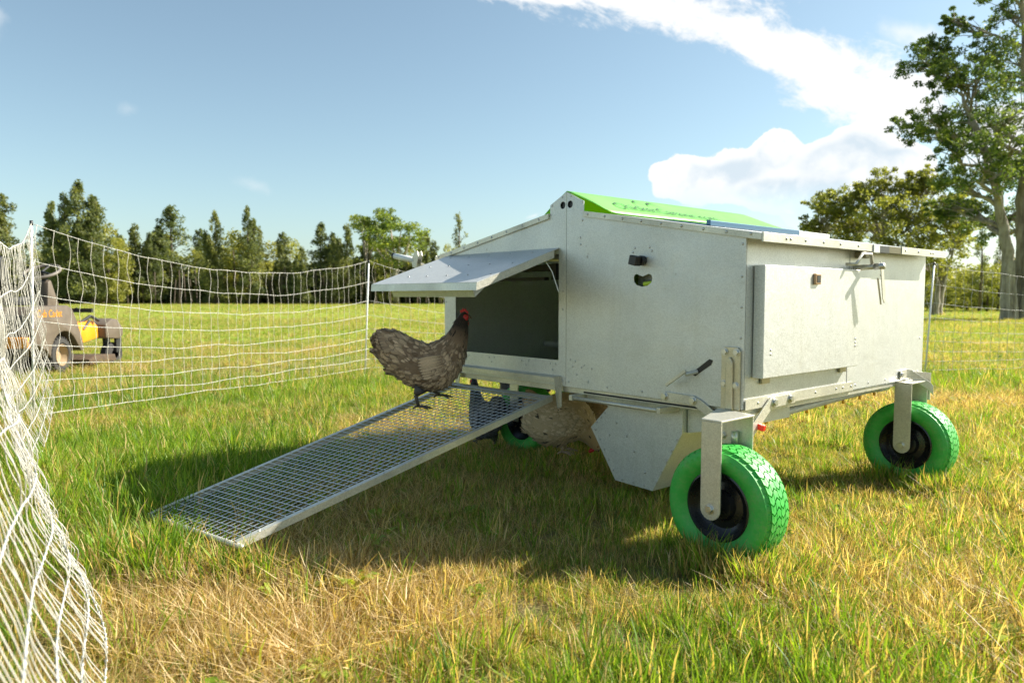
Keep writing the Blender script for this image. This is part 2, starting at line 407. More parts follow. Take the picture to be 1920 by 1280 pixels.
def tuft(name, n, rad, h0, h1, wd, lean, seed, flat=0., straw=0):
    r = np.random.default_rng(seed); V = []; F = []; a1 = []; a2 = []; ah = []
    for i in range(n):
        a = r.uniform(0, 2*math.pi); d = rad*math.sqrt(r.uniform()); x, y = d*math.cos(a), d*math.sin(a)
        lying = r.uniform() < flat
        H = r.uniform(h0, h1); wdt = wd*r.uniform(.55, 1.35)
        da = a+r.normal(0, .9); L = lean*r.uniform(.2, 1.5)
        if lying: L = r.uniform(1.6, 2.6); H *= 1.3
        yaw = r.uniform(0, math.pi); wx, wy = math.cos(yaw)*wdt/2, math.sin(yaw)*wdt/2
        seg = 3; b = len(V); q1, q2 = r.uniform(), r.uniform()
        th = r.uniform(0, .35) if not lying else r.uniform(.9, 1.35)
        px_, py_, pz = x, y, (-.005 if not lying else r.uniform(.005, .04))
        for k in range(seg+1):
            ww = (1, .95, .7, .08)[k]
            V += [(px_-wx*ww, py_-wy*ww, pz), (px_+wx*ww, py_+wy*ww, pz)]
            ah += [k/seg]*2; a1 += [q1]*2; a2 += [q2]*2
            st = H/seg; px_ += math.cos(da)*math.sin(th)*st; py_ += math.sin(da)*math.sin(th)*st; pz += math.cos(th)*st
            th += L*.28*(k+1)/2 if not lying else r.normal(.05, .12)
        for k in range(seg): F.append((b+2*k, b+2*k+1, b+2*k+3, b+2*k+2))
    me = np_mesh(name, V, F, True)
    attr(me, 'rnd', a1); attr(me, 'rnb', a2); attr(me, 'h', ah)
    me.materials.append(M['grass']); return me
def weed(name, n, L, seed):
    r = np.random.default_rng(seed); V = []; F = []; a1 = []; a2 = []; ah = []
    for i in range(n):
        a = 2*math.pi*i/n+r.normal(0, .2); l = L*r.uniform(.6, 1.2); w_ = l*.22; b = len(V); up = r.uniform(.25, .7); q = r.uniform(.3, .8)
        for k, (t_, ww) in enumerate(((0, .2), (.35, .9), (.7, 1.), (1., .1))):
            x, y, z = math.cos(a)*l*t_, math.sin(a)*l*t_, .01+l*up*math.sin(t_*2.2)
            V += [(x-math.sin(a)*w_*ww, y+math.cos(a)*w_*ww, z+.004), (x+math.sin(a)*w_*ww, y-math.cos(a)*w_*ww, z+.004)]
            ah += [.6]*2; a1 += [1.5]*2; a2 += [q]*2
        for k in range(3): F.append((b+2*k, b+2*k+1, b+2*k+3, b+2*k+2))
    me = np_mesh(name, V, F, True); attr(me, 'rnd', a1); attr(me, 'rnb', a2); attr(me, 'h', ah); me.materials.append(M['grass']); return me
GC = bpy.data.collections.new('grass_tufts')
specs = [('a', 44, .055, .028, .080, .0031, .6, 1, .22), ('b', 38, .05, .03, .095, .0031, .9, 2, .2), ('c', 44, .06, .02, .065, .0028, .8, 3, .45),
         ('d', 20, .045, .06, .14, .0048, .8, 4, .06), ('e', 15, .04, .08, .16, .0058, .9, 5, .04), ('f', 30, .07, .05, .12, .0023, .8, 6, .9)]
tufts = []
for nm, n, rad, h0, h1, wd, ln, sd_, fl in specs:
    me = tuft('grass_tuft', n, rad, h0, h1, wd, ln, sd_, fl)
    o = bpy.data.objects.new('tuft_'+nm, me); GC.objects.link(o); tufts.append(o)
for nm, n, L in (('g', 9, .055), ('h', 13, .04)):
    o = bpy.data.objects.new('tuft_'+nm, weed('weed', n, L, n)); GC.objects.link(o)
def scatter():
    P = []
    def zone(y0, y1, dens, margin=1.25, extra=.6):
        A = 0.5*(y1*y1-y0*y0)*2*.72*margin+2*extra*(y1-y0)
        n = int(A*dens)
        y = np.sqrt(RNG.uniform(y0*y0, y1*y1, n)); hw = .72*margin*y+extra
        x = RNG.uniform(-1, 1, n)*hw
        P.append(np.stack([x, y, np.full(n, dens)], 1))
    zone(1.2, 2.6, 1350); zone(2.6, 4.5, 980); zone(4.5, 8, 360); zone(8, 14, 95); zone(14, 28, 26); zone(28, 75, 4)
    P = np.concatenate(P); x, y = P[:, 0], P[:, 1]
    n1 = vnoise(x, y, 1.1, 3.); n2 = vnoise(x, y, 4.5, 9.); n3 = vnoise(x, y, .35, 5.)
    d = dryness(x, y)+n1*.38+n2*.30+n3*.1
    d = np.clip(.5+(d-.5)*.80+RNG.normal(0, .13, len(x)), .03, .95)
    tone = np.clip(.5+n1*.5+RNG.normal(0, .22, len(x)), 0, 1)
    # clumping: leave thin spots
    keep = RNG.uniform(size=len(x)) < np.clip(.90+n2*.9, .55, 1)
    u = RNG.uniform(size=len(x)); idx = np.zeros(len(x), np.int32)
    lush = np.clip(1.15-d*1.9, 0, 1)
    idx[:] = RNG.integers(0, 3, len(x))
    tall = u < .04+.30*lush; idx[tall] = RNG.integers(3, 5, tall.sum())
    straw = (~tall) & (RNG.uniform(size=len(x)) < .10+.30*np.clip(d-.4, 0, 1)); idx[straw] = 5
    wd_ = (RNG.uniform(size=len(x)) < .008*np.clip(1+n1*3, 0, 2)); idx[wd_] = RNG.integers(6, 8, wd_.sum())
    sc = RNG.uniform(.68, 1.15, len(x))*(1+.35*n1)
    sc *= np.interp(y, [0, 5, 10, 20, 60], [.92, 1.0, 1.25, 1.6, 2.6])
    # trodden shorter under the house
    lx = (x-C0.x)*EX.x+(y-C0.y)*EX.y; ly = (x-C0.x)*EY.x+(y-C0.y)*EY.y
    under = (lx > -2.2) & (lx < .2) & (ly > -1.2) & (ly < 1.9)
    sc[under] *= .76; 
    far = (y > 8)&(idx >= 3)&(idx < 5); sc[far] *= .6
    out_ = [x[keep], y[keep], d[keep], tone[keep], idx[keep], sc[keep]]
    ex_ = []                                   # taller tufts grown round the wheels, hopper and ramp foot
    for (cx_, cy_, rx_, ry_, n_, dr_, s0, s1, kinds) in [(-1.25, 2.50, .28, .22, 42, .35, .8, 1.25, (3, 4, 3, 1)), (-1.55, 2.95, .3, .25, 40, .1, .9, 1.3, (3, 4)), (-.95, 2.26, .22, .07, 44, .55, .9, 1.35, (3, 1, 5, 3)), (-1.15, 2.38, .2, .1, 30, .3, 1., 1.4, (3, 4)),
            (.56, 2.47, .06, .06, 22, .45, .8, 1.2, (1, 3, 0)), (.66, 2.34, .07, .06, 26, .5, .9, 1.3, (1, 3)), (.76, 2.24, .07, .06, 26, .5, .9, 1.3, (1, 3)), (.90, 2.27, .10, .06, 24, .6, .8, 1.2, (1, 0, 3)), (1.80, 3.44, .08, .06, 26, .45, .8, 1.2, (1, 3, 0)), (1.95, 3.27, .10, .06, 34, .45, .9, 1.3, (1, 3, 0)), (2.1, 3.2, .1, .06, 18, .4, .8, 1.2, (1, 3)), (.30, 3.0, .35, .12, 60, .5, .7, 1.0, (1, 0, 3)),
            (-1.9, 3.6, .8, .6, 170, .08, .8, 1.25, (3, 4)), (.3, 1.62, .9, .25, 60, .25, .7, 1.0, (3, 4)), (.1, 3.7, .7, .3, 110, .3, .7, 1.1, (3, 1))]:
        for q_ in range(n_):
            ex_.append((cx_+RNG.normal(0, rx_*.6), cy_+RNG.normal(0, ry_*.6), min(.97, max(.03, dr_+RNG.normal(0, .15))), RNG.uniform(), kinds[RNG.integers(len(kinds))], RNG.uniform(s0, s1)))
    ex_ = np.array(ex_).T
    return [np.concatenate([a_, b_]) for a_, b_ in zip(out_, ex_)]
gx, gy, gd, gt, gi, gs = scatter()
pm = bpy.data.meshes.new('grass'); pm.vertices.add(len(gx))
pm.vertices.foreach_set('co', np.stack([gx, gy, np.zeros_like(gx)], 1).astype(np.float32).ravel())
attr(pm, 'dry', gd); attr(pm, 'tone', gt); attr(pm, 'sc', gs); attr(pm, 'rot', RNG.uniform(0, 6.283, len(gx)))
attr(pm, 'tx', RNG.normal(0, .13, len(gx))); attr(pm, 'ty', RNG.normal(0, .13, len(gx)))
a = pm.attributes.new('idx', 'INT', 'POINT'); a.data.foreach_set('value', gi.astype(np.int32))
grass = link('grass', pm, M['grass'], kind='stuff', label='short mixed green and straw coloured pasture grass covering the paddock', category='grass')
ng = bpy.data.node_groups.new('scatter_tufts', 'GeometryNodeTree')
ng.interface.new_socket('Geometry', in_out='INPUT', socket_type='NodeSocketGeometry')
ng.interface.new_socket('Geometry', in_out='OUTPUT', socket_type='NodeSocketGeometry')
N = ng.nodes; Lk = ng.links
gi_ = N.new('NodeGroupInput'); go = N.new('NodeGroupOutput'); iop = N.new('GeometryNodeInstanceOnPoints')
ci = N.new('GeometryNodeCollectionInfo'); ci.inputs['Collection'].default_value = GC; ci.inputs['Separate Children'].default_value = True
ci.inputs['Reset Children'].default_value = True
def na(name, ty='FLOAT'):
    q = N.new('GeometryNodeInputNamedAttribute'); q.data_type = ty; q.inputs[0].default_value = name
    return q.outputs[0]
cx = N.new('ShaderNodeCombineXYZ'); Lk.new(na('tx'), cx.inputs[0]); Lk.new(na('ty'), cx.inputs[1]); Lk.new(na('rot'), cx.inputs[2])
e2r = N.new('FunctionNodeEulerToRotation'); Lk.new(cx.outputs[0], e2r.inputs[0])
iop.inputs['Pick Instance'].default_value = True
Lk.new(gi_.outputs[0], iop.inputs['Points']); Lk.new(ci.outputs[0], iop.inputs['Instance'])
Lk.new(na('idx', 'INT'), iop.inputs['Instance Index']); Lk.new(e2r.outputs[0], iop.inputs['Rotation'])
Lk.new(na('sc'), iop.inputs['Scale']); Lk.new(iop.outputs[0], go.inputs[0])
md = grass.modifiers.new('scatter', 'NODES'); md.node_group = ng

# ------------------------------------------------------------------ trees
def leaf_mat(name, c0, c1, c2, trans=.45):
    m, t = mat(name)
    rnd = t.n('ShaderNodeAttribute', attribute_name='rnd').outputs['Fac']
    clump = t.n('ShaderNodeAttribute', attribute_name='clump').outputs['Fac']
    ob = t.n('ShaderNodeObjectInfo').outputs['Random']
    c = t.ramp(t.math('ADD', t.math('ADD', t.math('MULTIPLY', rnd, .45), t.math('MULTIPLY', clump, .4)), t.mapr(ob, 0, 1, 0, .16)), [(.1, c0), (.5, c1), (.9, c2)])
    c = t.mix(t.mapr(ob, 0, 1, .0, .2), c, t.mix(1., c, (1.35, 1.05, .7), 'MULTIPLY'))
    a = t.n('ShaderNodeBsdfPrincipled', ins={'Base Color': c, 'Roughness': .5, 'Specular IOR Level': .3})
    b = t.n('ShaderNodeBsdfTranslucent', ins={'Color': t.mix(1., c, (1.3, 1.3, .6), 'MULTIPLY')})
    mx = t.n('ShaderNodeMixShader', ins={0: trans, 1: a.outputs[0], 2: b.outputs[0]})
    t.n('ShaderNodeOutputMaterial', ins={0: mx.outputs[0]})
    return m
M['leaf_oak'] = leaf_mat('sheoak_foliage', (.075, .10, .045), (.15, .18, .07), (.29, .30, .12))
M['leaf_euc'] = leaf_mat('gum_foliage', (.07, .11, .03), (.16, .22, .05), (.34, .38, .09))
M['leaf_big'] = leaf_mat('paperbark_foliage', (.05, .09, .035), (.11, .17, .05), (.28, .34, .08))
M['leaf_olive'] = leaf_mat('olive_foliage', (.12, .135, .035), (.25, .27, .065), (.44, .43, .12))
m, t = mat('grey_bark'); tcn = t.n('ShaderNodeTexCoord').outputs['Object']
mp_ = t.n('ShaderNodeMapping', ins={'Vector': tcn, 'Scale': (5, 5, .6)}).outputs[0]; k1 = t.noise(mp_, 1.6, 7, .7, .6); k2 = t.noise(tcn, 1.1, 4, .6)
bc = t.mix(t.mapr(k1, .35, .65), (.14, .11, .08), (.40, .35, .28)); bc = t.mix(t.mapr(k2, .45, .65, 0, .6), bc, (.48, .43, .36))
p_ = t.n('ShaderNodeBsdfPrincipled', ins={'Base Color': bc, 'Roughness': .9, 'Normal': t.n('ShaderNodeBump', ins={'Strength': 1., 'Distance': .08, 'Height': k1}).outputs[0]})
t.n('ShaderNodeOutputMaterial', ins={0: p_.outputs[0]}); M['bark'] = m
M['bark_dark'] = simple('dark_bark', (.11, .085, .06), .95, 0, .3, 4, .4, 12)
def leaves(cents, rads, per, size, seed, aspect=.45, droop=0., hang=0.):
    r = np.random.default_rng(seed); cents = np.asarray(cents, float); rads = np.asarray(rads, float)
    n = len(cents); tot = n*per
    dirs = r.normal(size=(tot, 3)); dirs /= np.linalg.norm(dirs, axis=1)[:, None]
    rad = r.uniform(0, 1, tot)**.45
    ci_ = np.repeat(np.arange(n), per)
    rr = rads[ci_] if rads.ndim == 2 else np.repeat(rads[:, None], 3, 1)[ci_]
    P = cents[ci_]+dirs*rad[:, None]*rr
    P[:, 2] -= droop*r.uniform(size=tot)
    t1 = r.normal(size=(tot, 3)); t1[:, 2] -= hang; t1 /= np.linalg.norm(t1, axis=1)[:, None]
    t2 = np.cross(t1, r.normal(size=(tot, 3))); t2 /= np.linalg.norm(t2, axis=1)[:, None]
    sz = size*r.uniform(.6, 1.4, tot)[:, None]
    a_ = P-t1*sz*.5; b_ = P+t2*sz*aspect*.5; c_ = P+t1*sz*.5; d_ = P-t2*sz*aspect*.5
    V = np.stack([a_, b_, c_, d_], 1).reshape(-1, 3)
    F = np.arange(tot*4).reshape(-1, 4)
    rnd = np.repeat(r.uniform(size=tot), 4); cl_ = np.repeat(r.uniform(size=n)[ci_], 4)
    return V, F, rnd, cl_
def leaf_obj(name, data, m, parent=None):
    V, F, rnd, cl_ = data; me = np_mesh(name, V, F); attr(me, 'rnd', rnd); attr(me, 'clump', cl_)
    me.materials.append(m); return link(name, me, None, parent) if parent is not False else me
def make_tree_kind(kind, seed):
    """unit-height (10 m) trees; returns trunk mesh, crown mesh"""
    r = random.Random(seed); tb = MB(); cents = []; rads = []
    if kind == 'oak':            # feathery sheoak: spires with ragged clumps
        for s_ in range(r.choice([1, 2, 2, 3])):
            ox, oy = (0, 0) if s_ == 0 else (r.uniform(-1.3, 1.3), r.uniform(-1, 1)); H = 10 if s_ == 0 else r.uniform(7, 9.2)
            pts = [(ox*k/6 if k < 3 else ox*.5+ox*.5*(k-3)/3, oy*k/6, H*k/6) for k in range(7)]
            tb.tube(pts, .1, 6, rs=[.16, .14, .12, .10, .07, .04, .015])
            wob = [r.uniform(.45, 1.25) for _ in range(9)]
            for i in range(70):
                q0 = (i+r.uniform(0, 1))/70; z = H*(.06+.94*q0**.9); zz = z/H
                wdt = (2.35*(1-zz)**.5*(1 if zz < .72 else .6)*wob[int(zz*8)]+.16)*(.8 if s_ else 1)
                a = r.uniform(0, 6.28); q = wdt*r.uniform(.25, 1)
                c = (ox*z/H+math.cos(a)*q, oy*z/H+math.sin(a)*q, z+r.uniform(-.1, .25)*q)
                cents.append(c); k_ = r.uniform(.6, 1.25); rads.append(((.20+.24*wdt)*k_, (.20+.24*wdt)*k_, (.40+.30*r.random())*k_))
                if i % 3 == 0: tb.tube([(ox*z/H, oy*z/H, z-.6), c], .02, 4)
        data = leaves(cents, rads, 44, .32, seed, .34, 0, .9); m = M['leaf_oak']
    elif kind == 'gum':          # open, rounded tufts on forked limbs
        tb.tube([(0, 0, 0), (.1, 0, 3), (0, .1, 5.2)], .2, 7, rs=[.24, .19, .14])
        for i in range(9):
            a = r.uniform(0, 6.28); q = r.uniform(.6, 2.4); z = r.uniform(5.6, 9.4)
            e = (math.cos(a)*q*(1.1-(z-5.6)/7), math.sin(a)*q, z)
            tb.tube([(0, 0, r.uniform(3, 5)), (e[0]*.5, e[1]*.5, z*.72), e], .07, 5, rs=[.11, .07, .02])
            for k in range(6):
                cents.append((e[0]+r.uniform(-.8, .8), e[1]+r.uniform(-.8, .8), e[2]+r.uniform(-.3, .5)))
                rr = r.uniform(.35, .62); rads.append((rr*1.2, rr*1.2, rr*.8))
        for i in range(10):
            cents.append((r.uniform(-1.3, 1.3), r.uniform(-1, 1), r.uniform(1.5, 5))); rads.append((.5, .5, .6))
        data = leaves(cents, rads, 62, .27, seed, .42, 0, .3); m = M['leaf_euc']
    elif kind == 'bush':
        tb.tube([(0, 0, 0), (.1, .1, 4), (0, 0, 7.5)], .15, 6, rs=[.22, .14, .04])
        for i in range(70):
            a = r.uniform(0, 6.28); z = r.uniform(.6, 9.6); ww = 3.0*math.sin(math.pi*min(1, (z+1.5)/11.6))**.7
            q = ww*math.sqrt(r.uniform(.05, 1)); cents.append((math.cos(a)*q, math.sin(a)*q, z)); rr = r.uniform(.5, .95); rads.append((rr, rr, rr*.8))
        data = leaves(cents, rads, 55, .36, seed, .45, 0, .2); m = M['leaf_olive']
    else:                        # sparse spindly
        tb.tube([(0, 0, 0), (.15, 0, 5), (0, 0, 9.8)], .12, 6, rs=[.16, .10, .02])
        for i in range(30):
            z = 2.5+7.3*i/30; a = r.uniform(0, 6.28); q = (1-z/11)*2.2*r.uniform(.3, 1)
            c = (math.cos(a)*q, math.sin(a)*q, z+.3); cents.append(c); rads.append((.32, .32, .4)); tb.tube([(0, 0, z-.6), c], .025, 4)
        data = leaves(cents, rads, 34, .3, seed, .3, 0, .5); m = M['leaf_oak']
    tm = tb.me('trunk', True); tm.materials.append(M['bark_dark'] if kind != 'gum' else M['bark'])
    V, F, rnd, cl_ = data; cm = np_mesh('crown', V, F); attr(cm, 'rnd', rnd); attr(cm, 'clump', cl_); cm.materials.append(m)
    return tm, cm
KM = {('oak', i): make_tree_kind('oak', 20+i) for i in range(5)}
KM.update({('gum', i): make_tree_kind('gum', 40+i) for i in range(2)})
KM.update({('bush', i): make_tree_kind('bush', 60+i) for i in range(3)})
KM[('sparse', 0)] = make_tree_kind('sparse', 80)
def put_tree(px, depth, topy, kind, var, wsc, name, label, group, base=0.):
    x = (px-960)/1360*depth; H = CAMH+(555-topy)/1360*depth+.3
    root = empty(name, (x, depth, base), random.uniform(0, 6.28), label, 'tree', group)
    tm, cm = KM[(kind, var)]; s_ = H/10.2
    for nm, me in (('trunk', tm), ('crown', cm)):
        o = link(nm, me, None, root); o.scale = (s_*wsc, s_*wsc, s_)
    return root
row = [  # px, top y, kind, variant, width, words
 (8, 372, 'oak', 0, 1.2, 'tall feathery tree at the left edge of the far tree line'),
 (-40, 400, 'oak', 1, 1.2, 'feathery tree just past the left edge of the far tree line'),
 (104, 384, 'oak', 1, .9, 'slim dark spire tree nearest the steering wheel of the mower'),
 (128, 372, 'oak', 3, .8, 'narrow spire tree left of the tallest in the far line'),
 (152, 347, 'oak', 2, 1.0, 'tallest thin spire tree on the left of the far line'),
 (180, 374, 'oak', 4, .9, 'thin reddish green spire just right of the tallest left tree'),
 (205, 418, 'bush', 0, .75, 'rounded dark tree below the left spires'),
 (225, 450, 'bush', 1, .6, 'low pale green round tree between the left spires and the notch'),
 (258, 428, 'oak', 3, 1.0, 'blunt topped tree standing right of the first sky notch'),
 (284, 442, 'oak', 0, .8, 'dark lower tree left of the broad double topped tree'),
 (325, 392, 'oak', 1, 1.35, 'broad double topped tree between the two sky notches'),
 (372, 468, 'bush', 2, .55, 'low dense bush tree right of the second sky notch'),
 (408, 402, 'oak', 4, .75, 'thin spire rising behind the left of the olive round tree'),
 (440, 432, 'bush', 0, 1.0, 'wide olive green round tree in the middle of the far line'),
 (468, 394, 'oak', 2, .75, 'pointed spire behind the right of the olive round tree'),
 (489, 432, 'oak', 3, .6, 'narrow stepped tree right of the olive round tree'),
 (532, 442, 'oak', 0, .9, 'lone leaning dark tree between two pale gaps'),
 (568, 468, 'oak', 4, 1.0, 'low blue green tree left of the dense dark pair'),
 (603, 424, 'oak', 2, 1.2, 'dense dark tree with a soft point, left of a shorter one'),
 (628, 452, 'oak', 1, .8, 'short tree tucked between two taller dark trees'),
 (652, 428, 'oak', 3, .95, 'dark pointed tree just left of the tall gum trees'),
 (687, 388, 'gum', 0, 1.0, 'tall tufted gum tree above the middle net post'),
 (744, 390, 'gum', 1, 1.35, 'spreading gum tree with bright rounded tops above the ramp flap'),
 (722, 452, 'bush', 2, .55, 'yellow green bush under the two gum trees'),
 (790, 442, 'oak', 4, .9, 'dark tree seen over the small handle beside the flap'),
 (815, 458, 'oak', 0, .8, 'short dark tree left of the roof slope'),
 (862, 404, 'sparse', 0, .95, 'see through spindly tree standing above the roof slope'),
 (838, 462, 'bush', 1, .45, 'small dark bush tree touching the roof slope'),
 (905, 470, 'oak', 2, .9, 'tree hidden behind the low side of the roof'),
]
for i, (px, ty, k, v, ws, lab) in enumerate(row):
    put_tree(px, 84+random.uniform(-5, 6), ty, k, v, ws*(1.15 if k == 'bush' else 1.12), {'oak': 'sheoak_tree', 'gum': 'gum_tree', 'bush': 'round_tree', 'sparse': 'spindly_tree'}[k], lab, 'trees along the far edge of the paddock')
for k in range(22):
    put_tree(-30+42*k+random.uniform(-15, 15), 92+random.uniform(-2, 2), random.uniform(432, 482), random.choice(['oak', 'bush', 'bush']), random.randrange(3), random.uniform(.9, 1.3), 'sheoak_tree', 'shaded tree standing in the crowded back row of the far left tree line', 'trees in the back row of the far tree line')
# dense understorey behind the row
def wood(name, x0, x1, y, dz, top, m, n, seed, label, size=.5):
    r = np.random.default_rng(seed); nc = n
    xs = r.uniform(x0, x1, nc); ys = y+r.uniform(-dz, dz, nc); zt = top*(.6+.4*np.array([mnoise.noise((x*.09, seed, 0)) for x in xs]))
    zs = r.uniform(0, 1, nc)*zt
    c = np.stack([xs, ys, zs], 1); rad = np.full((nc, 3), 1.1)
    o = leaf_obj(name, leaves(c, rad, 70, size, seed, .5), m)
    tag(o, label, 'woodland', None, 'stuff'); return o
wood('understorey', -76, 4, 90, 3, 7.0, M['leaf_oak'], 1700, 5, 'dark undergrowth filling the gaps between far tree trunks on the left', .55)
wood('scrub', 20, 75, 60, 4, 4.6, M['leaf_olive'], 900, 6, 'low dark scrub along the right far edge of the paddock', .4)
tr = MB(); rt = random.Random(3)
for i in range(150):
    x = rt.uniform(-68, 0); y = 82+rt.uniform(0, 7); tr.tube([(x, y, 0), (x+rt.uniform(-.3, .3), y, rt.uniform(2.5, 4.5))], .07, 4)
tr.obj('thin_trunks', M['bark_dark'], kind='stuff', label='many thin bare trunks under the far left tree line', category='woodland')
# mid-distance olive trees on the right
def limb(tb, a, b, r0, r1, seed, bend=.12, n=6):
    r = random.Random(seed); a, b = Vector(a), Vector(b); L = (b-a).length; pts = []; rs = []
    for k in range(n+1):
        q = k/n; p = a.lerp(b, q)
        if 0 < k < n: p += Vector((r.uniform(-1, 1), r.uniform(-1, 1), r.uniform(-.3, 1)))*L*bend*math.sin(math.pi*q)
        pts.append(p); rs.append(r0+(r1-r0)*q)
    tb.tube(pts, r0, 7, rs=rs); return pts
def branching_tree(name, base, tops, trunk_r, m_leaf, m_bark, per, leaf, clump_r, nsub, label, seed, trunks=None, hang=.2):
    """tops: crown clump targets (world). A trunk to the fork, limbs to each target, twigs with leaf clumps round it."""
    root = empty(name, base, 0, label, 'tree'); r = random.Random(seed); B = Vector(base); tb = MB(); cents = []; rads = []
    forks = []
    for tr_ in (trunks or [[(0, 0, 0), (0, 0, 3)]]):
        pts = [Vector(p) for p in tr_]; n = len(pts)
        # densify
        dp = []; rs = []
        for i in range(n-1):
            for k in range(5):
                q = k/5; p = pts[i].lerp(pts[i+1], q)+Vector((r.uniform(-.04, .04), r.uniform(-.04, .04), 0))
                dp.append(p); rs.append(trunk_r*(1-.75*((i+q)/(n-1)))*(1+.25*max(0, .25-(i+q)/(n-1))*4))
        dp.append(pts[-1]); rs.append(trunk_r*.22); tb.tube(dp, trunk_r, 12, rs=rs); forks += list(zip(dp, rs))
    for j, tp in enumerate(tops):
        tpv = Vector(tp[:3])-B; R0 = tp[3] if len(tp) > 3 else clump_r
        best = min(forks, key=lambda f: (tpv-f[0]).length+max(0, f[0].z-tpv.z+1.)*2.5)
        pts = limb(tb, best[0], tpv, min(best[1]*.6, .05+.028*(tpv-best[0]).length), .025, seed*100+j)
        for k in range(nsub):
            st = pts[r.randint(2, 6)]; d = Vector((r.gauss(0, 1), r.gauss(0, 1), r.gauss(0, .6))).normalized()*R0*r.uniform(.35, 1.05)
            e = tpv+d
            tb.tube([st, st.lerp(e, .5)+Vector((0, 0, .08)), e], .012, 4, rs=[.022, .013, .005])
            cents.append(e); q = R0*r.uniform(.13, .29); rads.append((q*1.15, q*1.15, q*.75))
    tb.obj('trunk', m_bark, root, 'auto')
    leaf_obj('crown', leaves(cents, rads, per, leaf, seed, .42, 0, hang), m_leaf, root)
    return root
def W3(px, py, dep): return ((px-960)/1360*dep, dep, CAMH+(555-py)/1360*dep)
# big paperbark/gum at the right edge
D = 27.
base = (W3(1893, 600, D)[0], D, 0)
tl = []
for (px, py, dd, rr) in [(1718, 128, 0, 1.0), (1742, 100, 1, .8), (1760, 150, -1, .8), (1700, 250, 1, .9), (1728, 232, -1, .9), (1768, 285, 0, 1.0), (1790, 215, 1.5, 1.2),
      (1810, 160, -1, 1.2), (1835, 105, 0, 1.1), (1870, 45, 1, 1.2), (1845, -30, 0, 1.2), (1900, -60, -1, 1.5), (1905, 110, 1.5, 1.4), (1900, 210, -2, 1.3), (1850, 245, 2, 1.3),
      (1825, 320, -1.5, 1.2), (1780, 345, 1, .9), (1800, 400, 2, .9), (1860, 330, 0, 1.3), (1905, 310, 2, 1.3), (1850, 420, 2.5, 1.0), (1960, 40, 0, 1.8), (1990, 180, 1, 1.8),
      (1980, 300, -1, 1.5), (2060, 120, 0, 1.8), (2040, 250, 2, 1.6), (1950, -150, 0, 2.0), (2040, -90, 1, 1.8), (1900, 400, 3, 1.1), (1770, 60, 1, .6), (1760, 395, 2.5, .7),
      (1870, 160, 3, 1.2), (1880, 270, -3, 1.1), (1800, 260, 3, 1.0), (1950, 400, 1, 1.2)]:
    x, y, z = W3(px, py, D+dd); tl.append((x, y, z, rr*.98))
def rel(px, py, dd=0): x, y, z = W3(px, py, D+dd); return (x-base[0], y-base[1], z)
tk = [[(0, 0, 0), rel(1888, 500), rel(1876, 430), rel(1850, 330), rel(1815, 240), rel(1790, 190, .5)],
      [(.45, .3, 0), rel(1912, 480, .3), rel(1905, 380, .5), rel(1915, 250, .5), rel(1900, 120, .2), rel(1890, 10, 0)],
      [(.6, 0, 0), rel(1935, 420, -.3), rel(1960, 300, -.5), rel(1990, 150, -.5), rel(1995, 20, 0)]]
branching_tree('paperbark_tree', base, tl, .25, M['leaf_big'], M['bark'], 56, .13, 1., 27, 'huge pale trunked tree towering at the right edge of the photo', 301, tk)
# olive trees behind the house on the right
mid = [(1560, 38, [(1535, 395, .9), (1560, 375, 1.0), (1590, 395, 1.1), (1555, 430, 1.2), (1610, 430, 1.2), (1520, 425, .7), (1580, 470, 1.3), (1545, 490, 1.2)], 'rounded olive green tree rising directly behind the roof end'),
       (1665, 36, [(1640, 350, 1.1), (1680, 365, 1.0), (1610, 370, .8), (1660, 400, 1.4), (1700, 410, 1.2), (1630, 430, 1.2), (1680, 460, 1.4), (1640, 500, 1.3), (1710, 345, .8)], 'tallest olive green tree behind the right end of the house'),
       (1752, 35, [(1730, 350, .8), (1760, 400, 1.1), (1790, 380, .9), (1740, 440, 1.2), (1780, 450, 1.1), (1800, 420, .7), (1750, 500, 1.2), (1720, 480, 1.1)], 'leaning olive green tree between the house and the huge pale trunked tree')]
for j, (px, dep, tp, lab) in enumerate(mid):
    b = (W3(px, 590, dep)[0], dep, 0); tps = [W3(a_, b_, dep+random.uniform(-1.5, 1.5))+(c_*1.05,) for a_, b_, c_ in tp]
    xc = 0
    branching_tree('olive_tree', b, tps, .16, M['leaf_olive'], M['bark'], 44, .16, 1., 36, lab, 310+j,
        [[(0, 0, 0), (.1, 0, 1.5), (-.2, .1, 3.)], [(.3, .2, 0), (.5, .2, 1.6), (.9, .2, 3.2)]])
thin = [(1835, 40, 430, 'thin half bare tree in the bright gap beside the right net post'), (1870, 44, 455, 'small tree in front of the sky just left of the huge trunk')]
for px, dep, ty, lab in thin: put_tree(px, dep, ty, 'sparse', 0, 1.1, 'spindly_tree', lab, None)
for px, dep, ty, v in [(1700, 46, 500, 0), (1760, 44, 505, 1), (1812, 45, 515, 2), (1850, 43, 500, 0), (1890, 46, 490, 1), (1935, 44, 480, 2), (1990, 44, 470, 0), (1630, 50, 505, 1)]:
    put_tree(px, dep, ty, 'bush', v, 1.3, 'shrub', {1700: 'dense shrub behind the right corner of the house', 1760: 'dark green shrub right behind the right net post', 1812: 'low shrub below the bright sky gap',
        1850: 'shrub left of the foot of the huge trunk', 1890: 'shrub behind the foot of the huge trunk', 1935: 'shrub right of the foot of the huge trunk', 1990: 'tall shrub past the right edge of the photo', 1630: 'shrub hidden low behind the house'}[px], 'shrubs under the right hand trees')

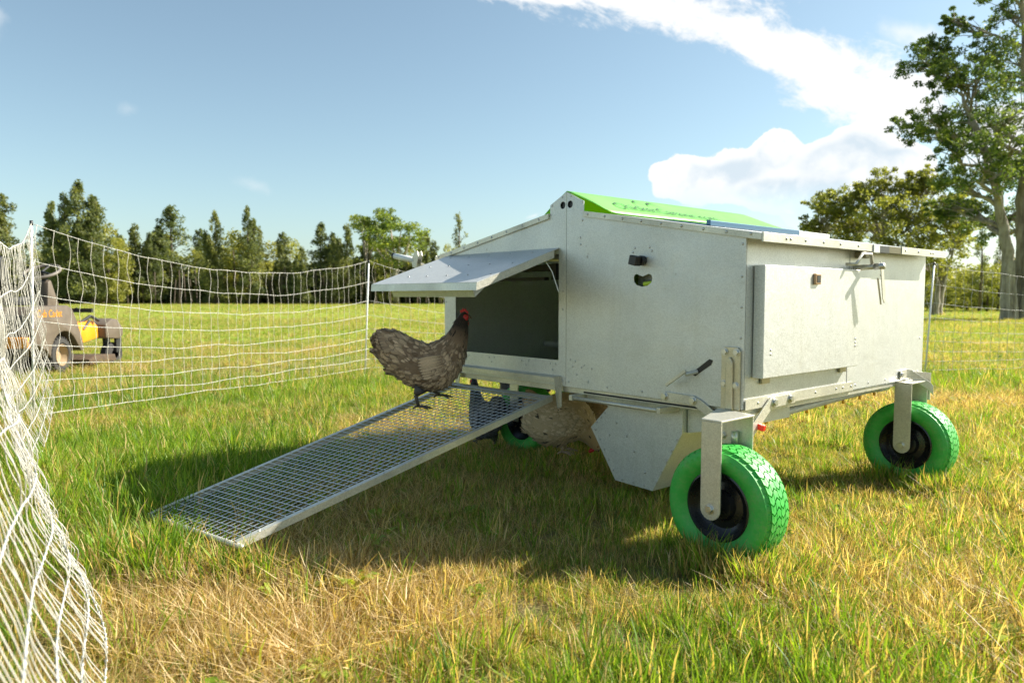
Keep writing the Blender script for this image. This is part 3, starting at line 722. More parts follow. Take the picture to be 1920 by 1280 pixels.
# ================================================================== chicken house
coop = empty('chicken_house', C0, ANG, 'silver galvanised mobile chicken house with green ridge cover on green wheels', 'chicken house')
SH, ZN = M['sheet'], M['zinc']
XL = -1.835; XR = 0.; XM = -.898; YB = 1.64; ZB = .502
def ztop(x): return 1.122+(.176*(-x) if x > XM else .176*(x-XL))        # underside of the roof
SK = -.005                                                               # outer skin of the gable
def kidney():
    p = []
    for k in range(9): a = math.pi*(1.0+k/8); p.append((-.462+.048*math.cos(a)*1.0, .978+.022*math.sin(a)))
    p = [(-.510, .985), (-.508, .968), (-.495, .955), (-.47, .948), (-.44, .951), (-.42, .963), (-.414, .98), (-.42, .994), (-.434, .999), (-.449, .994), (-.463, .989), (-.478, .993), (-.494, 1.0), (-.506, .996)]
    return p
plate('gable_panel', [(XM+.001, ZB), (XR, ZB), (XR, ztop(0)), (-.793, ztop(-.793)), (-.793, 1.323), (XM+.001, 1.373)],
      [circ(-.876, 1.316, .0165), kidney()], 'y', SK, .003, SH, coop, label='plain right hand gable sheet with kidney shaped hole')
plate('gable_panel', [(XL, ZB), (XM-.001, ZB), (XM-.001, 1.373), (-1.004, 1.323), (-1.004, ztop(-1.004)), (XL, ztop(XL))],
      [circ(-.922, 1.316, .0165), [(-1.735, .618), (-.946, .618), (-.946, 1.10), (-1.735, 1.10)]], 'y', SK, .003, SH, coop, label='left hand gable sheet with the large door opening')
# sides, back, floor, inner partition
plate('side_panel', [(.001, ZB), (.803, ZB), (.803, 1.122), (.001, 1.122)], [], 'x', 0, .003, SH, coop)
plate('side_panel', [(.806, ZB), (YB, ZB), (YB, 1.122), (.806, 1.122)], [], 'x', .0015, .003, SH, coop)
plate('side_panel', [(.001, ZB), (YB, ZB), (YB, 1.122), (.001, 1.122)], [], 'x', XL+.003, .003, SH, coop)
plate('back_panel', [(XL, ZB), (XR, ZB), (XR, 1.12), (XM, 1.28), (XL, 1.12)], [], 'y', YB, .003, SH, coop)
b = MB(); b.box((XL+.005, .003, .508), (-.005, YB-.003, .516)); b.obj('floor', SH, coop)
b = MB(); b.box((-.93, .02, .516), (-.925, YB-.02, 1.25)); b.obj('partition', SH, coop)
b = MB(); b.tube([(XL+.01, .75, .62), (-.935, .75, .62)], .02, 10); b.obj('perch', SH, coop)
# roof sheets
SL = math.atan(.176)
def roof(x0, x1, y0, y1, lift=0., th=.008):
    b = MB(); s_ = 1 if (x0+x1)/2 > XM else -1
    z = lambda x: ztop(x)+.010+lift if s_ > 0 or s_ < 0 else 0
    vs = [(x0, y0, z(x0)), (x1, y0, z(x1)), (x1, y1, z(x1)), (x0, y1, z(x0))]
    vs += [(p[0], p[1], p[2]+th) for p in vs]
    b.add(vs, [(3,2,1,0),(4,5,6,7),(0,1,5,4),(1,2,6,5),(2,3,7,6),(3,0,4,7)]); return b
def zt2(x): return 1.122-.176*x if x > XM else 1.122+.176*(x-XL)
roof(-.80, .066, .001, 1.70).obj('roof_sheet', SH, coop)
roof(XL-.066, -1.0, .001, 1.70).obj('roof_sheet', SH, coop)
def strip_along(name, xa, xb, y0, y1, h, drop, m, lift=0.):
    """edge trim following the roof slope on the gable"""
    b = MB(); vs = []
    for x in (xa, xb):
        zt = ztop(x) if XL <= x <= 0 else (1.122-.176*x if x > 0 else 1.122-.176*(XL-x))
        vs += [(x, y0, zt+lift), (x, y1, zt+lift), (x, y1, zt+lift+h), (x, y0, zt+lift+h)]
    b.add(vs, [(0,1,2,3),(4,7,6,5),(0,4,5,1),(1,5,6,2),(2,6,7,3),(3,7,4,0)])
    return b.obj(name, m, coop, bevel=.001)
strip_along('gable_trim', -.790, .0655, -.016, .0005, .024, 0, ZN, -.006)
strip_along('gable_trim', XL-.0655, -1.007, -.016, .0005, .024, 0, ZN, -.006)
# eave trim on the sunlit side in three lengths, dark clip pieces between
ze = 1.122-.176*.066
def etrim(y0, y1, m=ZN, name='eave_trim', x0=.066, x1=.073, z0=-.012, z1=.021):
    b = MB(); b.box((x0, y0, ze+z0), (x1, y1, ze+z1)); return b.obj(name, m, coop, bevel=.001)
etrim(-.016, .855); etrim(1.16, 1.70); etrim(.857, .915, SH, 'trim_clip', .060, .078, -.016, .018)
etrim(.917, 1.02, M['black'], 'rubber_block', .05, .075, -.014, .016); etrim(1.022, 1.158, simple('olive_seal', (.10, .09, .03), .6), 'seal_strip', .05, .070, -.012, .018)
b = MB(); b.box((.003, .845, 1.073), (.05, .905, 1.100)); b.obj('eave_bracket', simple('dull_bracket', (.22, .20, .12), .5, .5), coop, bevel=.002)
b = MB(); b.box((XL-.073, -.016, ze-.012), (XL-.066, 1.70, ze+.021)); b.obj('eave_trim', ZN, coop, bevel=.001)
b = MB(); b.box((.02, -.004, 1.124), (.064, 1.66, 1.1285)); b.box((XL-.064, -.004, 1.124), (XL-.02, 1.66, 1.1285)) ; b.obj('eave_soffit', SH, coop)
# green ridge cover: folded, slightly sagging sheet
cv = []; nu, nv = 15, 40
for s_ in (1,):
    for j in range(nv+1):
        y = -.004+1.64*j/nv
        for i in range(nu):
            u = -1+2*i/(nu-1); au = abs(u)
            x = XM+u*.225
            z = 1.3755-.108*au**1.02+.004*math.sin(au*3.1)*math.sin(y*4+1)
            end = max(0, (y-1.40)/.24); z -= .05*end*end*(1-au)
            if au > .55: z -= .004*(au-.55)*(1+math.sin(y*7))
            cv.append((x, y-.0*au+(.045*au if j == 0 else 0)-(0.10*au if j == nv else 0), z+.002))
me = bpy.data.meshes.new('ridge_cover')
me.from_pydata(cv, [], [(j*nu+i, j*nu+i+1, (j+1)*nu+i+1, (j+1)*nu+i) for j in range(nv) for i in range(nu-1)])
me.polygons.foreach_set('use_smooth', [True]*len(me.polygons))
rc = link('ridge_cover', me, M['green'], coop); sm = rc.modifiers.new('thick', 'SOLIDIFY'); sm.thickness = .003
def cover_pt(d, y, lift=.0045):            # d = distance down the slope from the ridge
    L = math.hypot(.225, .108); u = d/L; x = XM+u*.225
    z = 1.3755-.108*u**1.02+.004*math.sin(u*3.1)*math.sin(y*4+1)+.002
    return (x, y, z+lift)
def text_mesh(body, size, font_extrude=0.):
    cu = bpy.data.curves.new('lettering', 'FONT'); cu.body = body; cu.size = size; cu.resolution_u = 3
    o = bpy.data.objects.new('lettering', cu); COL.objects.link(o)
    dg = bpy.context.evaluated_depsgraph_get(); me = bpy.data.meshes.new_from_object(o.evaluated_get(dg))
    bpy.data.objects.remove(o); return me
tm = text_mesh('ChickenCaravan.com', .098)
for v in tm.vertices:
    x, y = v.co.x, v.co.y
    v.co = cover_pt(.195-y*1.0, .15+x*.94)
tm.materials.clear(); link('lettering', tm, M['ink'], coop)
b = MB()                                     # the two arched swooshes above the lettering
for k, (y0, wdt) in enumerate(((.375, .085), (.475, .12))):
    pts = []
    for i in range(15):
        q = i/14; yy_ = y0+wdt*(q-.15); d = .110-.062*math.sin(math.pi*min(1, q*1.0))**.8+.0*q
        th = .020*math.sin(math.pi*(1-q))**.5*(1-.75*q)+.002
        pts.append((cover_pt(d-th*.5, yy_), cover_pt(d+th*.5, yy_)))
    vs = [p for pr in pts for p in pr]; b.add(vs, [(2*i, 2*i+2, 2*i+3, 2*i+1) for i in range(14)])
b.obj('logo', M['ink'], coop)
# solar panel and galvanised roof box, its sun reflection put in as white colour
b = roof(-.325, -.305, .225, .945, .010, .022); sp_ = b.obj('solar_panel', M['blue'], coop, bevel=.002)
b = roof(-.55, -.327, .24, .93, .0085, .004); b.obj('solar_cells', M['blue'], sp_)
b = roof(-.33, -.305, .950, 1.25, .010, .020); b.obj('sunglint_box', M['white'], coop, bevel=.002)
# nest box lid on the sunlit side
lid = MB(); lid.box((.0035, .045, .614), (.046, .808, 1.021)); lid = lid.obj('nest_box_lid', SH, coop, bevel=.0025)
b = MB(); b.box((.046, .398, .955), (.058, .440, .998)); fr = b.obj('lock_plate', simple('lock_copper', (.50, .33, .20), .4, .7), coop, bevel=.003)
b = MB(); b.box((.0565, .406, .962), (.0595, .432, .990)); b.obj('lock_cap', M['black'], fr)
for y in (.10, .72):
    b = MB(); b.box((.0035, y, .588), (.012, y+.055, .6138)); h = b.obj('hinge', simple('hinge_plate', (.42, .38, .26), .4, .8), coop, bevel=.001)
# base flange along the sunlit side
b = MB(); b.box((.0035, .002, .500), (.006, .86, .538)); b.obj('base_flange', ZN, coop)
b = MB(); b.box((-.04, .0, .478), (-.006, YB, .499)); b.obj('base_rail', ZN, coop, bevel=.002)
b = MB(); b.box((XL+.006, .0, .478), (XL+.04, YB, .499)); b.obj('base_rail', ZN, coop, bevel=.002)
b = MB(); b.box((XL+.04, .012, .474), (-.04, .05, .4995)); b.obj('base_rail', ZN, coop, bevel=.002)
b = MB(); b.box((XL+.04, YB-.05, .474), (-.04, YB-.012, .4995)); b.obj('base_rail', ZN, coop, bevel=.002)
# door sill ledge and door flap
b = MB(); b.prism([(-.005, .548), (-.040, .541), (-.040, .522), (-.037, .522), (-.037, .538), (-.005, .545)], (-1.74, 0, 0), (0, 1, 0), (0, 0, 1), (1, 0, 0), .805)
b.obj('door_sill', ZN, coop)
F0, F1, FY0, FZ0, FY1, FZ1 = -1.80, -.944, -.006, 1.128, -.478, .968
b = MB(); fo = [(FY0, FZ0), (FY1, FZ1), (FY1+.004, FZ1-.004), (FY0, FZ0-.004)]
b.prism(fo, (F0, 0, 0), (0, 1, 0), (0, 0, 1), (1, 0, 0), F1-F0)
fl = b.obj('door_flap', SH, coop)
b = MB()                                     # folded rim: front edge and both sides
b.prism([(FY1, FZ1-.001), (FY1-.004, FZ1-.034), (FY1-.001, FZ1-.034), (FY1+.003, FZ1-.004)], (F0, 0, 0), (0, 1, 0), (0, 0, 1), (1, 0, 0), F1-F0)
for x in (F0, F1-.003):
    b.prism([(FY0-.03, FZ0-.012), (FY1+.003, FZ1-.003), (FY1-.001, FZ1-.034), (FY0-.03, FZ0-.046)], (x, 0, 0), (0, 1, 0), (0, 0, 1), (1, 0, 0), .003)
b.obj('flap_rim', ZN, fl)
b = MB()                                     # inner tray riveted under the flap
a0, a1 = F0+.13, F1-.075
p0, p1, p2, p3 = (-.42, .972), (-.435, .928), (-.33, .905), (-.06, 1.09)
b.prism([(-.455, .968), (-.43, .906), (-.427, .906), (-.451, .970)], (a0, 0, 0), (0, 1, 0), (0, 0, 1), (1, 0, 0), a1-a0)
for x in (a0, a1-.003): b.prism([(-.451, .968), (-.43, .906), (-.33, .985), (-.33, 1.012)], (x, 0, 0), (0, 1, 0), (0, 0, 1), (1, 0, 0), .003)
b.obj('flap_tray', SH, fl)
b = MB(); b.tube([(F1-.05, -.06, 1.09), (F1-.02, -.03, 1.02), (F1+.002, -.01, .93)], .0025, 5); b.obj('stay_wire', M['wire'], fl)
b = MB(); b.box((-1.30, .06, 1.03), (-.96, .12, 1.06)); b.box((-1.02, .02, .985), (-.99, .10, 1.06)); b.box((-1.62, .05, .985), (-1.1, .08, 1.0)); b.obj('flap_linkage', M['mower_black'], coop)
# rivets (too small to pick apart one by one)
rv = MB()
def rv_y(x, z, r=.0050, y=SK): rv.sphere((x, y, z), r, 6, 4, (1, .55, 1))
def rv_x(y, z, r=.0050, x=.0015): rv.sphere((x, y, z), r, 6, 4, (.55, 1, 1))
for x, z in [(-.014, 1.095), (-.014, .98), (-.014, .87), (-.014, .76), (-.80, 1.24), (-.812, 1.165), (-.81, 1.135), (-.77, 1.08), (-.505, 1.105), (-.515, 1.088), (-.43, 1.105), (-.418, 1.09), (-.44, 1.065), (-.5, 1.066),
             (-.87, 1.352), (-.80, 1.32), (-.925, 1.352), (-.99, 1.32), (-.87, .625), (-.84, .62), (-.855, .596), (-.80, .596), (-.785, .605), (-.74, .594), (-.83, .562), (-.88, .525), (-.76, .535), (-.65, .522), (-.46, .522), (-.92, .525),
             (-1.66, .60), (-1.62, .60), (-1.64, .577), (-1.45, .60), (-1.41, .602), (-1.43, .578), (-1.20, .60), (-1.15, .602), (-1.17, .58), (-1.0, .60), (-.965, .60), (-.985, .572), (-.92, .85), (-.92, .93), (-1.82, .88), (-1.82, .70)]: rv_y(x, z)
for i in range(9):
    x = -.76+.098*i; rv_y(x, ztop(min(0, x))+.006, .0055, -.017)
for i in range(8):
    x = XL-.04+.115*i; rv_y(x, (ztop(x) if x > XL else 1.117)+.006, .0055, -.017)
for y, z in [(1.115, 1.055), (1.135, 1.055), (1.115, 1.005), (1.135, 1.005), (.085, .519), (.36, .520), (.52, .520), (.70, .52), (.76, .52), (.84, .52), (.89, .52), (1.02, .52), (1.2, .52), (1.33, .52), (1.53, .535), (1.58, .535), (1.60, .70)]: rv_x(y, z, .0052, .0065 if y < .86 and z < .6 else .0015)
for y in (.14, .17, .28, .42, .56, .72, 1.2, 1.35, 1.5, 1.53): rv_x(y, 1.122-.006, .0058, .0735)
for y, z in [(.095, .70), (.095, .715), (.775, .70), (.775, .715), (.775, .73)]: rv_x(y, z, .0045, .0465)
for i in range(3):
    for j in range(5):
        q = .12+.33*i; x = F0+.10+.16*j+.04*i
        rv.sphere((x, FY0+(FY1-FY0)*q, FZ0+(FZ1-FZ0)*q+.001), .0055, 6, 4, (1, 1, .5))
rv.obj('rivet', M['rivet'], coop, True, kind='stuff')
# latch knob, spirit level in the kidney hole
b = MB(); b.prism(circ(0, 0, .020, 20), (-.462, -.028, 1.052), (1, 0, 0), (0, 0, 1), (0, 1, 0), .024); kn = b.obj('latch_knob', M['black'], coop, bevel=.003)
b = MB(); mt = Matrix.Translation((-.472, -.05, 1.052)) @ Matrix.Rotation(R(14), 4, 'Y'); b.box((-.019, -.012, -.019), (.019, .022, .019), mt); b.obj('knob_grip', M['black'], kn, bevel=.003)
b = MB(); b.box((-.475, .012, .945), (-.42, .03, .975)); b.obj('spirit_level', M['black'], coop, bevel=.002)
b = MB(); b.tube([(-.466, .010, .958), (-.425, .010, .962)], .010, 10); b.obj('level_vial', M['level'], coop)
b = MB(); b.box((-.96, .004, 1.29), (-.84, .007, 1.34)); b.obj('hole_shade_plate', M['black'], coop)  # added black plate, stands in for the shade behind the peak holes
b = MB(); b.box((-.54, .06, .90), (-.36, .065, 1.10)); b.obj('inner_plate', SH, coop)
# hand lever sticking out of a slot in the gable
b = MB(); b.prism([(-.225, .615), (-.205, .607), (-.135, .655), (-.128, .672), (-.143, .676)], (0, SK-.0015, 0), (1, 0, 0), (0, 0, 1), (0, 1, 0), .001); b.obj('lever_slot', M['black'], coop)
b = MB(); b.tube([(-.195, -.006, .625), (-.222, -.045, .615)], .008, 8); lv = b.obj('slot_lever', ZN, coop)
b = MB(); mt = Matrix.Translation((-.262, -.05, .598)) @ Matrix.Rotation(R(-35), 4, 'Y'); b.box((-.055, -.004, -.006), (.055, .004, .006), mt); b.obj('lever_grip', ZN, lv, bevel=.001)
# side handle / latch (and its twin on the far side)
def latch(x0, sgn, y, z, label=None):
    e = []
    b = MB(); b.tube([(x0, y, z), (x0+sgn*.085, y, z+.004)], .012, 10); r_ = b.obj('latch_tube', ZN, coop, True)
    b = MB(); b.tube([(x0+sgn*.085, y, z+.004), (x0+sgn*.125, y, z+.006)], .014, 10); b.obj('latch_collar', M['rivet'], r_, True)
    b = MB(); b.prism([(-.012, .025), (.012, .018), (.045, -.12), (.038, -.15), (.020, -.13)], (x0+sgn*.105, y+.015, z), (0, 1, 0), (0, 0, 1), (sgn, 0, 0), .004); b.obj('latch_lever', ZN, r_)
    b = MB(); b.tube([(x0+sgn*.095, y+.01, z-.045), (x0+sgn*.095, y+.05, z-.155)], .004, 6); b.obj('latch_pin', M['rivet'], r_)
    b = MB(); b.tube([(x0+sgn*.075, y, z+.012), (x0+sgn*.082, y-.03, z+.055), (x0+sgn*.082, y-.11, z+.055), (x0+sgn*.075, y-.15, z+.01), (x0+sgn*.04, y-.17, z+.01)], .007, 6); b.obj('latch_loop', ZN, r_, True)
latch(.002, 1, .845, 1.030)
b = MB(); b.tube([(XL-.03, -.03, 1.05), (XL-.16, -.10, 1.10)], .010, 8); r_ = b.obj('release_arm', ZN, coop, True)
b = MB(); b.tube([(XL-.14, -.10, 1.105), (XL-.325, -.12, 1.137)], .0165, 14); h_ = b.obj('release_handle', M['white'], coop, True)
b = MB(); b.tube([(XL-.322, -.12, 1.1365), (XL-.334, -.121, 1.1385)], .0175, 14); b.obj('end_cap', M['black'], h_, True)
for dx in (0, .022):
    b = MB(); b.prism([(-.02, -.04), (.015, -.05), (.04, .02), (.03, .045), (.005, .04), (-.03, 0)], (XL-.13+dx*.2, -.115+dx, 1.11), (1, 0, 0), (0, 0, 1), (0, 1, 0), .003); b.obj('release_bracket', ZN, coop)
# left front corner hanger plates of the ramp
b = MB(); b.prism([(-.045, .585-.04), (.0, .548), (.0, .40), (-.022, .40)], (-.936, 0, 0), (0, 1, 0), (0, 0, 1), (1, 0, 0), .003)
b.prism([(0, .545), (.03, .545), (.03, .405), (.018, .405), (0, .50)], (-.952, -.006-.003, 0), (1, 0, 0), (0, 0, 1), (0, 1, 0), .003)
b.obj('ramp_hanger', ZN, coop)
b = MB(); b.prism([(0, .505), (.05, .505), (.04, .42), (.012, .42)], (-1.74, -.012, 0), (1, 0, 0), (0, 0, 1), (0, 1, 0), .003); b.obj('ramp_hanger', ZN, coop)
b = MB(); b.prism(circ(-.940, .522, .007, 12), (0, -.0105, 0), (1, 0, 0), (0, 0, 1), (0, 1, 0), .001); b.obj('hanger_hole', M['black'], coop)
# mesh floor edge and sliding bar under the gable
b = MB(); b.tube([(-.80, .02, .492), (-.12, .02, .492)], .004, 6); b.tube([(-.80, .012, .484), (-.12, .012, .484)], .004, 6); b.obj('mesh_edge', M['mower_black'], coop)
ub = MB(); ub.tube([(-.815, -.045, .462), (-.345, -.045, .462)], .0085, 12); ub = ub.obj('pull_bar', ZN, coop, True)
for x in (-.825, -.345):
    b = MB(); b.box((x, -.06, .452), (x+.018, .075, .476)); b.obj('bar_arm', ZN, ub, bevel=.002)
b = MB(); b.box((-.80, .03, .44), (-.36, .034, .476)); b.obj('bar_backplate', ZN, ub)
# feeder hopper
HO = [(-.775, .474), (-.71, .424), (-.812, .32), (-.665, .105), (-.46, .098), (-.315, .36), (-.315, .474)]
b = MB(); b.prism(HO, (0, .07, 0), (1, 0, 0), (0, 0, 1), (0, 1, 0), .42); fh = b.obj('feed_hopper', SH, coop, bevel=.001)
b = MB(); b.prism([(-.311, .474), (-.311, .36), (-.06, .42), (-.06, .474)], (0, .10, 0), (1, 0, 0), (0, 0, 1), (0, 1, 0), .34); b.obj('hopper_shoulder', SH, coop)
b = MB()
for (xa, za), (xb, zb), n in (((-.80, .32), (-.665, .115), 5), ((-.65, .112), (-.47, .108), 3), ((-.455, .12), (-.33, .36), 5), ((-.79, .335), (-.72, .405), 3), ((-.68, .455), (-.34, .455), 4)):
    for k in range(n):
        q = (k+.3)/n; b.sphere((xa+(xb-xa)*q+.008, .069, za+(zb-za)*q+.006), .0055, 6, 4, (1, .5, 1))
for x, z in ((-.70, .30), (-.60, .31), (-.56, .25), (-.66, .36), (-.50, .17)): b.sphere((x, .069, z), .006, 6, 4, (1, .5, 1))
b.obj('hopper_rivet', M['rivet'], coop, True, kind='stuff')
# drinking pipe with nipples
pp = [(-.10, .20, .425), (-.10, .45, .432), (-.10, .7, .440), (-.10, .95, .448), (-.10, 1.2, .455), (-.10, 1.40, .458)]
b = MB(); b.tube(pp, .0165, 12); dp = b.obj('drinking_pipe', M['pvc'], coop, True)
b = MB(); b.tube([(-.10, 1.37, .4575), (-.10, 1.47, .459)], .021, 12); b.obj('pipe_cap', M['white'], dp, True)
for y in (.33, .50, .66, .83, 1.0, 1.17, 1.33):
    z = .427+.024*(y-.2)
    b = MB(); b.tube([(-.10, y, z-.012), (-.10, y, z-.030)], .0065, 8); b.obj('drinker_nipple', M['yellow'], dp, True)
b = MB(); mt = Matrix.Translation((.010, .10, .435)) @ Matrix.Rotation(R(12), 4, 'Y'); b.box((-.02, -.03, -.011), (.028, -.01, .011), mt); b.obj('brake_tab', M['red'], coop, bevel=.003)
# wheels and forks
def tyre_parts():
    prof = [(-.050, .116), (-.060, .122), (-.072, .140), (-.078, .160), (-.076, .178), (-.068, .190), (-.045, .1955), (0, .1975), (.045, .1955), (.068, .190), (.076, .178), (.078, .160), (.072, .140), (.060, .122), (.050, .116)]
    b = MB(); b.lathe(prof, 64); ty = b.me('tyre', 'auto')
    yy = np.array([p_[0] for p_ in prof[3:12]]); rr = np.array([p_[1] for p_ in prof[3:12]])
    def rad(y): return float(np.interp(y, yy, rr))
    tb = MB()
    def block(outl, th0, h=.0065):
        lo = []; hi = []
        for (y, a) in outl:
            ang = th0+a/.198; r0 = rad(y)
            lo.append((math.cos(ang)*(r0-.002), y, math.sin(ang)*(r0-.002)))
        cy = sum(p_[0] for p_ in outl)/len(outl); ca = sum(p_[1] for p_ in outl)/len(outl)
        for (y, a) in outl:
            y2 = cy+(y-cy)*.94; a2 = ca+(a-ca)*.92; ang = th0+a2/.198; r0 = rad(y2)+h
            hi.append((math.cos(ang)*r0, y2*1.01, math.sin(ang)*r0))
        n = len(outl); tb.add(lo+hi, [tuple(range(n, 2*n))]+[(i, (i+1) % n, (i+1) % n+n, i+n) for i in range(n)])
    n = 42; P = 2*math.pi*.198/n
    for k in range(n):
        t0 = 2*math.pi*k/n
        for c_ in range(4):                   # interlocking chevron columns
            y0 = -.052+.026*c_; y1 = y0+.0245; s_ = 1 if c_ % 2 else -1; o = (P*.5 if c_ in (1, 2) else 0)/.198
            ym = (y0+y1)/2; w_ = P*.43; k2 = .0055*s_
            block([(y0, -w_-k2), (ym, -w_+k2), (y1, -w_-k2), (y1, w_-k2), (ym, w_+k2), (y0, w_-k2)], t0+o)
        for s_ in (-1, 1):                    # shoulder lugs running down the side
            block([(s_*.055, -P*.36), (s_*.0775, -P*.30), (s_*.0775, P*.12), (s_*.055, P*.36)][::s_], t0+(P*.25)/.198, .0055)
    tr_ = tb.me('tread')
    rb = MB(); rb.lathe([(-.052, .121), (-.058, .121), (-.060, .115), (-.054, .110), (-.035, .098), (-.026, .080), (-.030, .055), (-.048, .046), (-.052, .022), (-.052, 0.001)], 48)
    rb.lathe([(.052, .121), (.058, .121), (.060, .115), (.054, .110), (.035, .098), (.026, .080), (.030, .055), (.048, .046), (.052, .022), (.052, 0.001)], 48)
    return ty, tr_, rb.me('rim', 'auto')
TY, TR, RM = tyre_parts()
for me_, m_ in ((TY, M['tyre']), (TR, M['tyre']), (RM, M['rim'])): me_.materials.append(m_)
fork_plate = MB(); o_ = [(-.0385, .295), (.0385, .295), (.0385, 0)]
for k in range(9): a = -math.pi*k/8; o_.append((.0385*math.cos(a), .0385*math.sin(a)))
o_ = [(-.0385, .295), (.0385, .295)]+[(.0385*math.cos(-math.pi*k/10), .0385*math.sin(-math.pi*k/10)) for k in range(11)]
fork_plate.prism(o_, (0, 0, 0), (1, 0, 0), (0, 0, 1), (0, 1, 0), .006); FP = fork_plate.me('fork_plate', False, .0012); FP.materials.append(ZN)
bo = MB(); bo.prism(circ(0, 0, .0135, 6), (0, -.010, 0), (1, 0, 0), (0, 0, 1), (0, 1, 0), .010); bo.prism(circ(0, 0, .018, 20), (0, -.0025, 0), (1, 0, 0), (0, 0, 1), (0, 1, 0), .0025)
BM_ = bo.me('bolt', False, .001); BM_.materials.append(M['bolt'])
def bolt(x, y, z, face='y', s=1., parent=None):
    o = link('bolt', BM_, None, parent or coop); o.location = (x, y, z); o.scale = (s, s, s)
    if face == 'x': o.rotation_euler = (0, 0, R(90))
    if face == '-x': o.rotation_euler = (0, 0, R(-90))
    return o
def wheel(x, y, rot, fork=True, lab=None):
    r_ = bpy.data.objects.new('wheel', None); COL.objects.link(r_); r_.parent = coop; r_.location = (x, y, .197); r_.rotation_euler = (0, rot, 0)
    if lab: r_['label'] = lab
    for nm, me_ in (('tyre', TY), ('tread', TR), ('rim', RM)): link(nm, me_, None, r_)
    if fork:
        f_ = bpy.data.objects.new('wheel_fork', None); COL.objects.link(f_); f_.parent = coop; f_.location = (x, y, .197)
        p = link('fork_plate', FP, None, f_); p.location = (0, -.100, 0)
        p = link('fork_plate', FP, None, f_); p.location = (0, .092, 0)
        bolt(0, -.100, 0, parent=f_); 
        ax = MB(); ax.tube([(0, -.094, 0), (0, .094, 0)], .009, 8); ax.obj('axle', M['bolt'], f_)
    return r_
wheel(.036, -.155, .3, True); wheel(.030, 1.437, 1.1, True)
wheel(-1.72, .50, .7, False); wheel(-1.72, 1.00, 2., False)
for y in (.50, 1.0):
    b = MB(); b.box((-1.76, y-.012, .19), (-1.68, y+.012, .205)); b.box((-1.755, y-.105, .19), (-1.685, y-.099, .48)); b.box((-1.755, y+.099, .19), (-1.685, y+.105, .48)); b.obj('wheel_fork', ZN, coop)
# fork crowns, uprights and arms (front corner)
b = MB(); b.prism([(-.003, -.256), (.0755, -.256), (.0755, -.055), (.0755, -.052), (-.0885, -.010), (-.0885, -.035)], (0, 0, .492), (1, 0, 0), (0, 1, 0), (0, 0, 1), .007); b.obj('fork_crown', ZN, coop, bevel=.002)
up = MB(); up.prism([(-.087, .499), (-.010, .499), (-.010, .712), (-.022, .726), (-.075, .726), (-.087, .712)], (0, -.014, 0), (1, 0, 0), (0, 0, 1), (0, 1, 0), .008); up = up.obj('corner_post', M['weld'], coop, bevel=.001)
b = MB(); b.prism([(-.064, .499), (-.033, .499), (-.035, .67), (-.045, .69), (-.052, .69), (-.062, .67)], (0, -.026, 0), (1, 0, 0), (0, 0, 1), (0, 1, 0), .0118); b.obj('post_rib', M['weld'], up, bevel=.005)
for x, z in ((-.073, .708), (-.025, .708), (-.074, .592), (-.026, .588)): bolt(x, -.0145, z, 'y', .82)
def bar(name, pts, wdt, th, plane, off, m, parent=coop):
    """flat bar along a 2D polyline"""
    pts = [Vector(p) for p in pts]; L = []; Rr = []
    for i, p in enumerate(pts):
        d = (pts[min(i+1, len(pts)-1)]-pts[max(0, i-1)]).normalized(); nrm = Vector((-d.y, d.x))
        L.append(p+nrm*wdt/2); Rr.append(p-nrm*wdt/2)
    d = (pts[0]-pts[1]).normalized(); c = [pts[0]+d*wdt*.35+Vector((-d.y, d.x))*-wdt*.3, pts[0]+d*wdt*.35+Vector((-d.y, d.x))*wdt*.3]
    ol = L+Rr[::-1]+[c[1], c[0]]
    b = MB()
    if plane == 'y': b.prism([tuple(p) for p in ol], (0, off, 0), (1, 0, 0), (0, 0, 1), (0, 1, 0), th)
    else: b.prism([tuple(p) for p in ol], (off, 0, 0), (0, 1, 0), (0, 0, 1), (1, 0, 0), th)
    return b.obj(name, m, parent, bevel=.001)
bar('corner_brace', [(-.341, .517), (-.209, .513), (-.185, .505), (-.085, .445)], .036, .006, 'y', -.013, ZN)
bolt(-.341, -.0135, .517); bolt(-.209, -.0135, .514)
b = MB(); b.prism([(-.085, .45), (.06, .485), (.06, .38), (.03, .365), (-.085, .385)], (0, -.044, 0), (1, 0, 0), (0, 0, 1), (0, 1, 0), .005); b.obj('brace_gusset', ZN, coop)
bolt(-.055, -.0445, .408, 'y', .8); bolt(.005, -.0445, .406, 'y', .8)
# side brace: bolted under the flange, twisting out to the fork gusset
bar('corner_brace', [(.335, .518), (.165, .513), (.035, .420), (-.055, .412)], .042, .005, 'x', .010, ZN)
bolt(.0155, .302, .517, 'x'); bolt(.0155, .184, .513, 'x'); bolt(.0155, .01, .418, 'x', .5); bolt(.0155, -.035, .413, 'x', .5)
b = MB(); b.tube([(.014, -.078, .435), (.014, -.078, .390)], .013, 10); b.obj('pivot_sleeve', ZN, coop, True)
# rear corner
b = MB(); b.prism([(-.0085, 1.335), (.0685, 1.335), (.0685, 1.54), (-.0085, 1.54)], (0, 0, .492), (1, 0, 0), (0, 1, 0), (0, 0, 1), .007); b.obj('fork_crown', ZN, coop, bevel=.002)
sb = MB(); path = [((.010, 1.35), .530), ((.010, 1.43), .535), ((.020, 1.455), .53), ((.085, 1.52), .47), ((.095, 1.535), .45)]
vs = []
for (xy, z) in path:
    x, y = xy
    vs += [(x, y, z-.022), (x, y, z+.022), (x-.006, y+.004, z+.022), (x-.006, y+.004, z-.022)]
sb.add(vs, [(4*i+a, 4*i+(a+1) % 4, 4*(i+1)+(a+1) % 4, 4*(i+1)+a) for i in range(4) for a in range(4)]+[(3,2,1,0), (16,17,18,19)])
sb.obj('corner_brace', ZN, coop, bevel=.0015); bolt(.0105, 1.365, .532, 'x', .9)
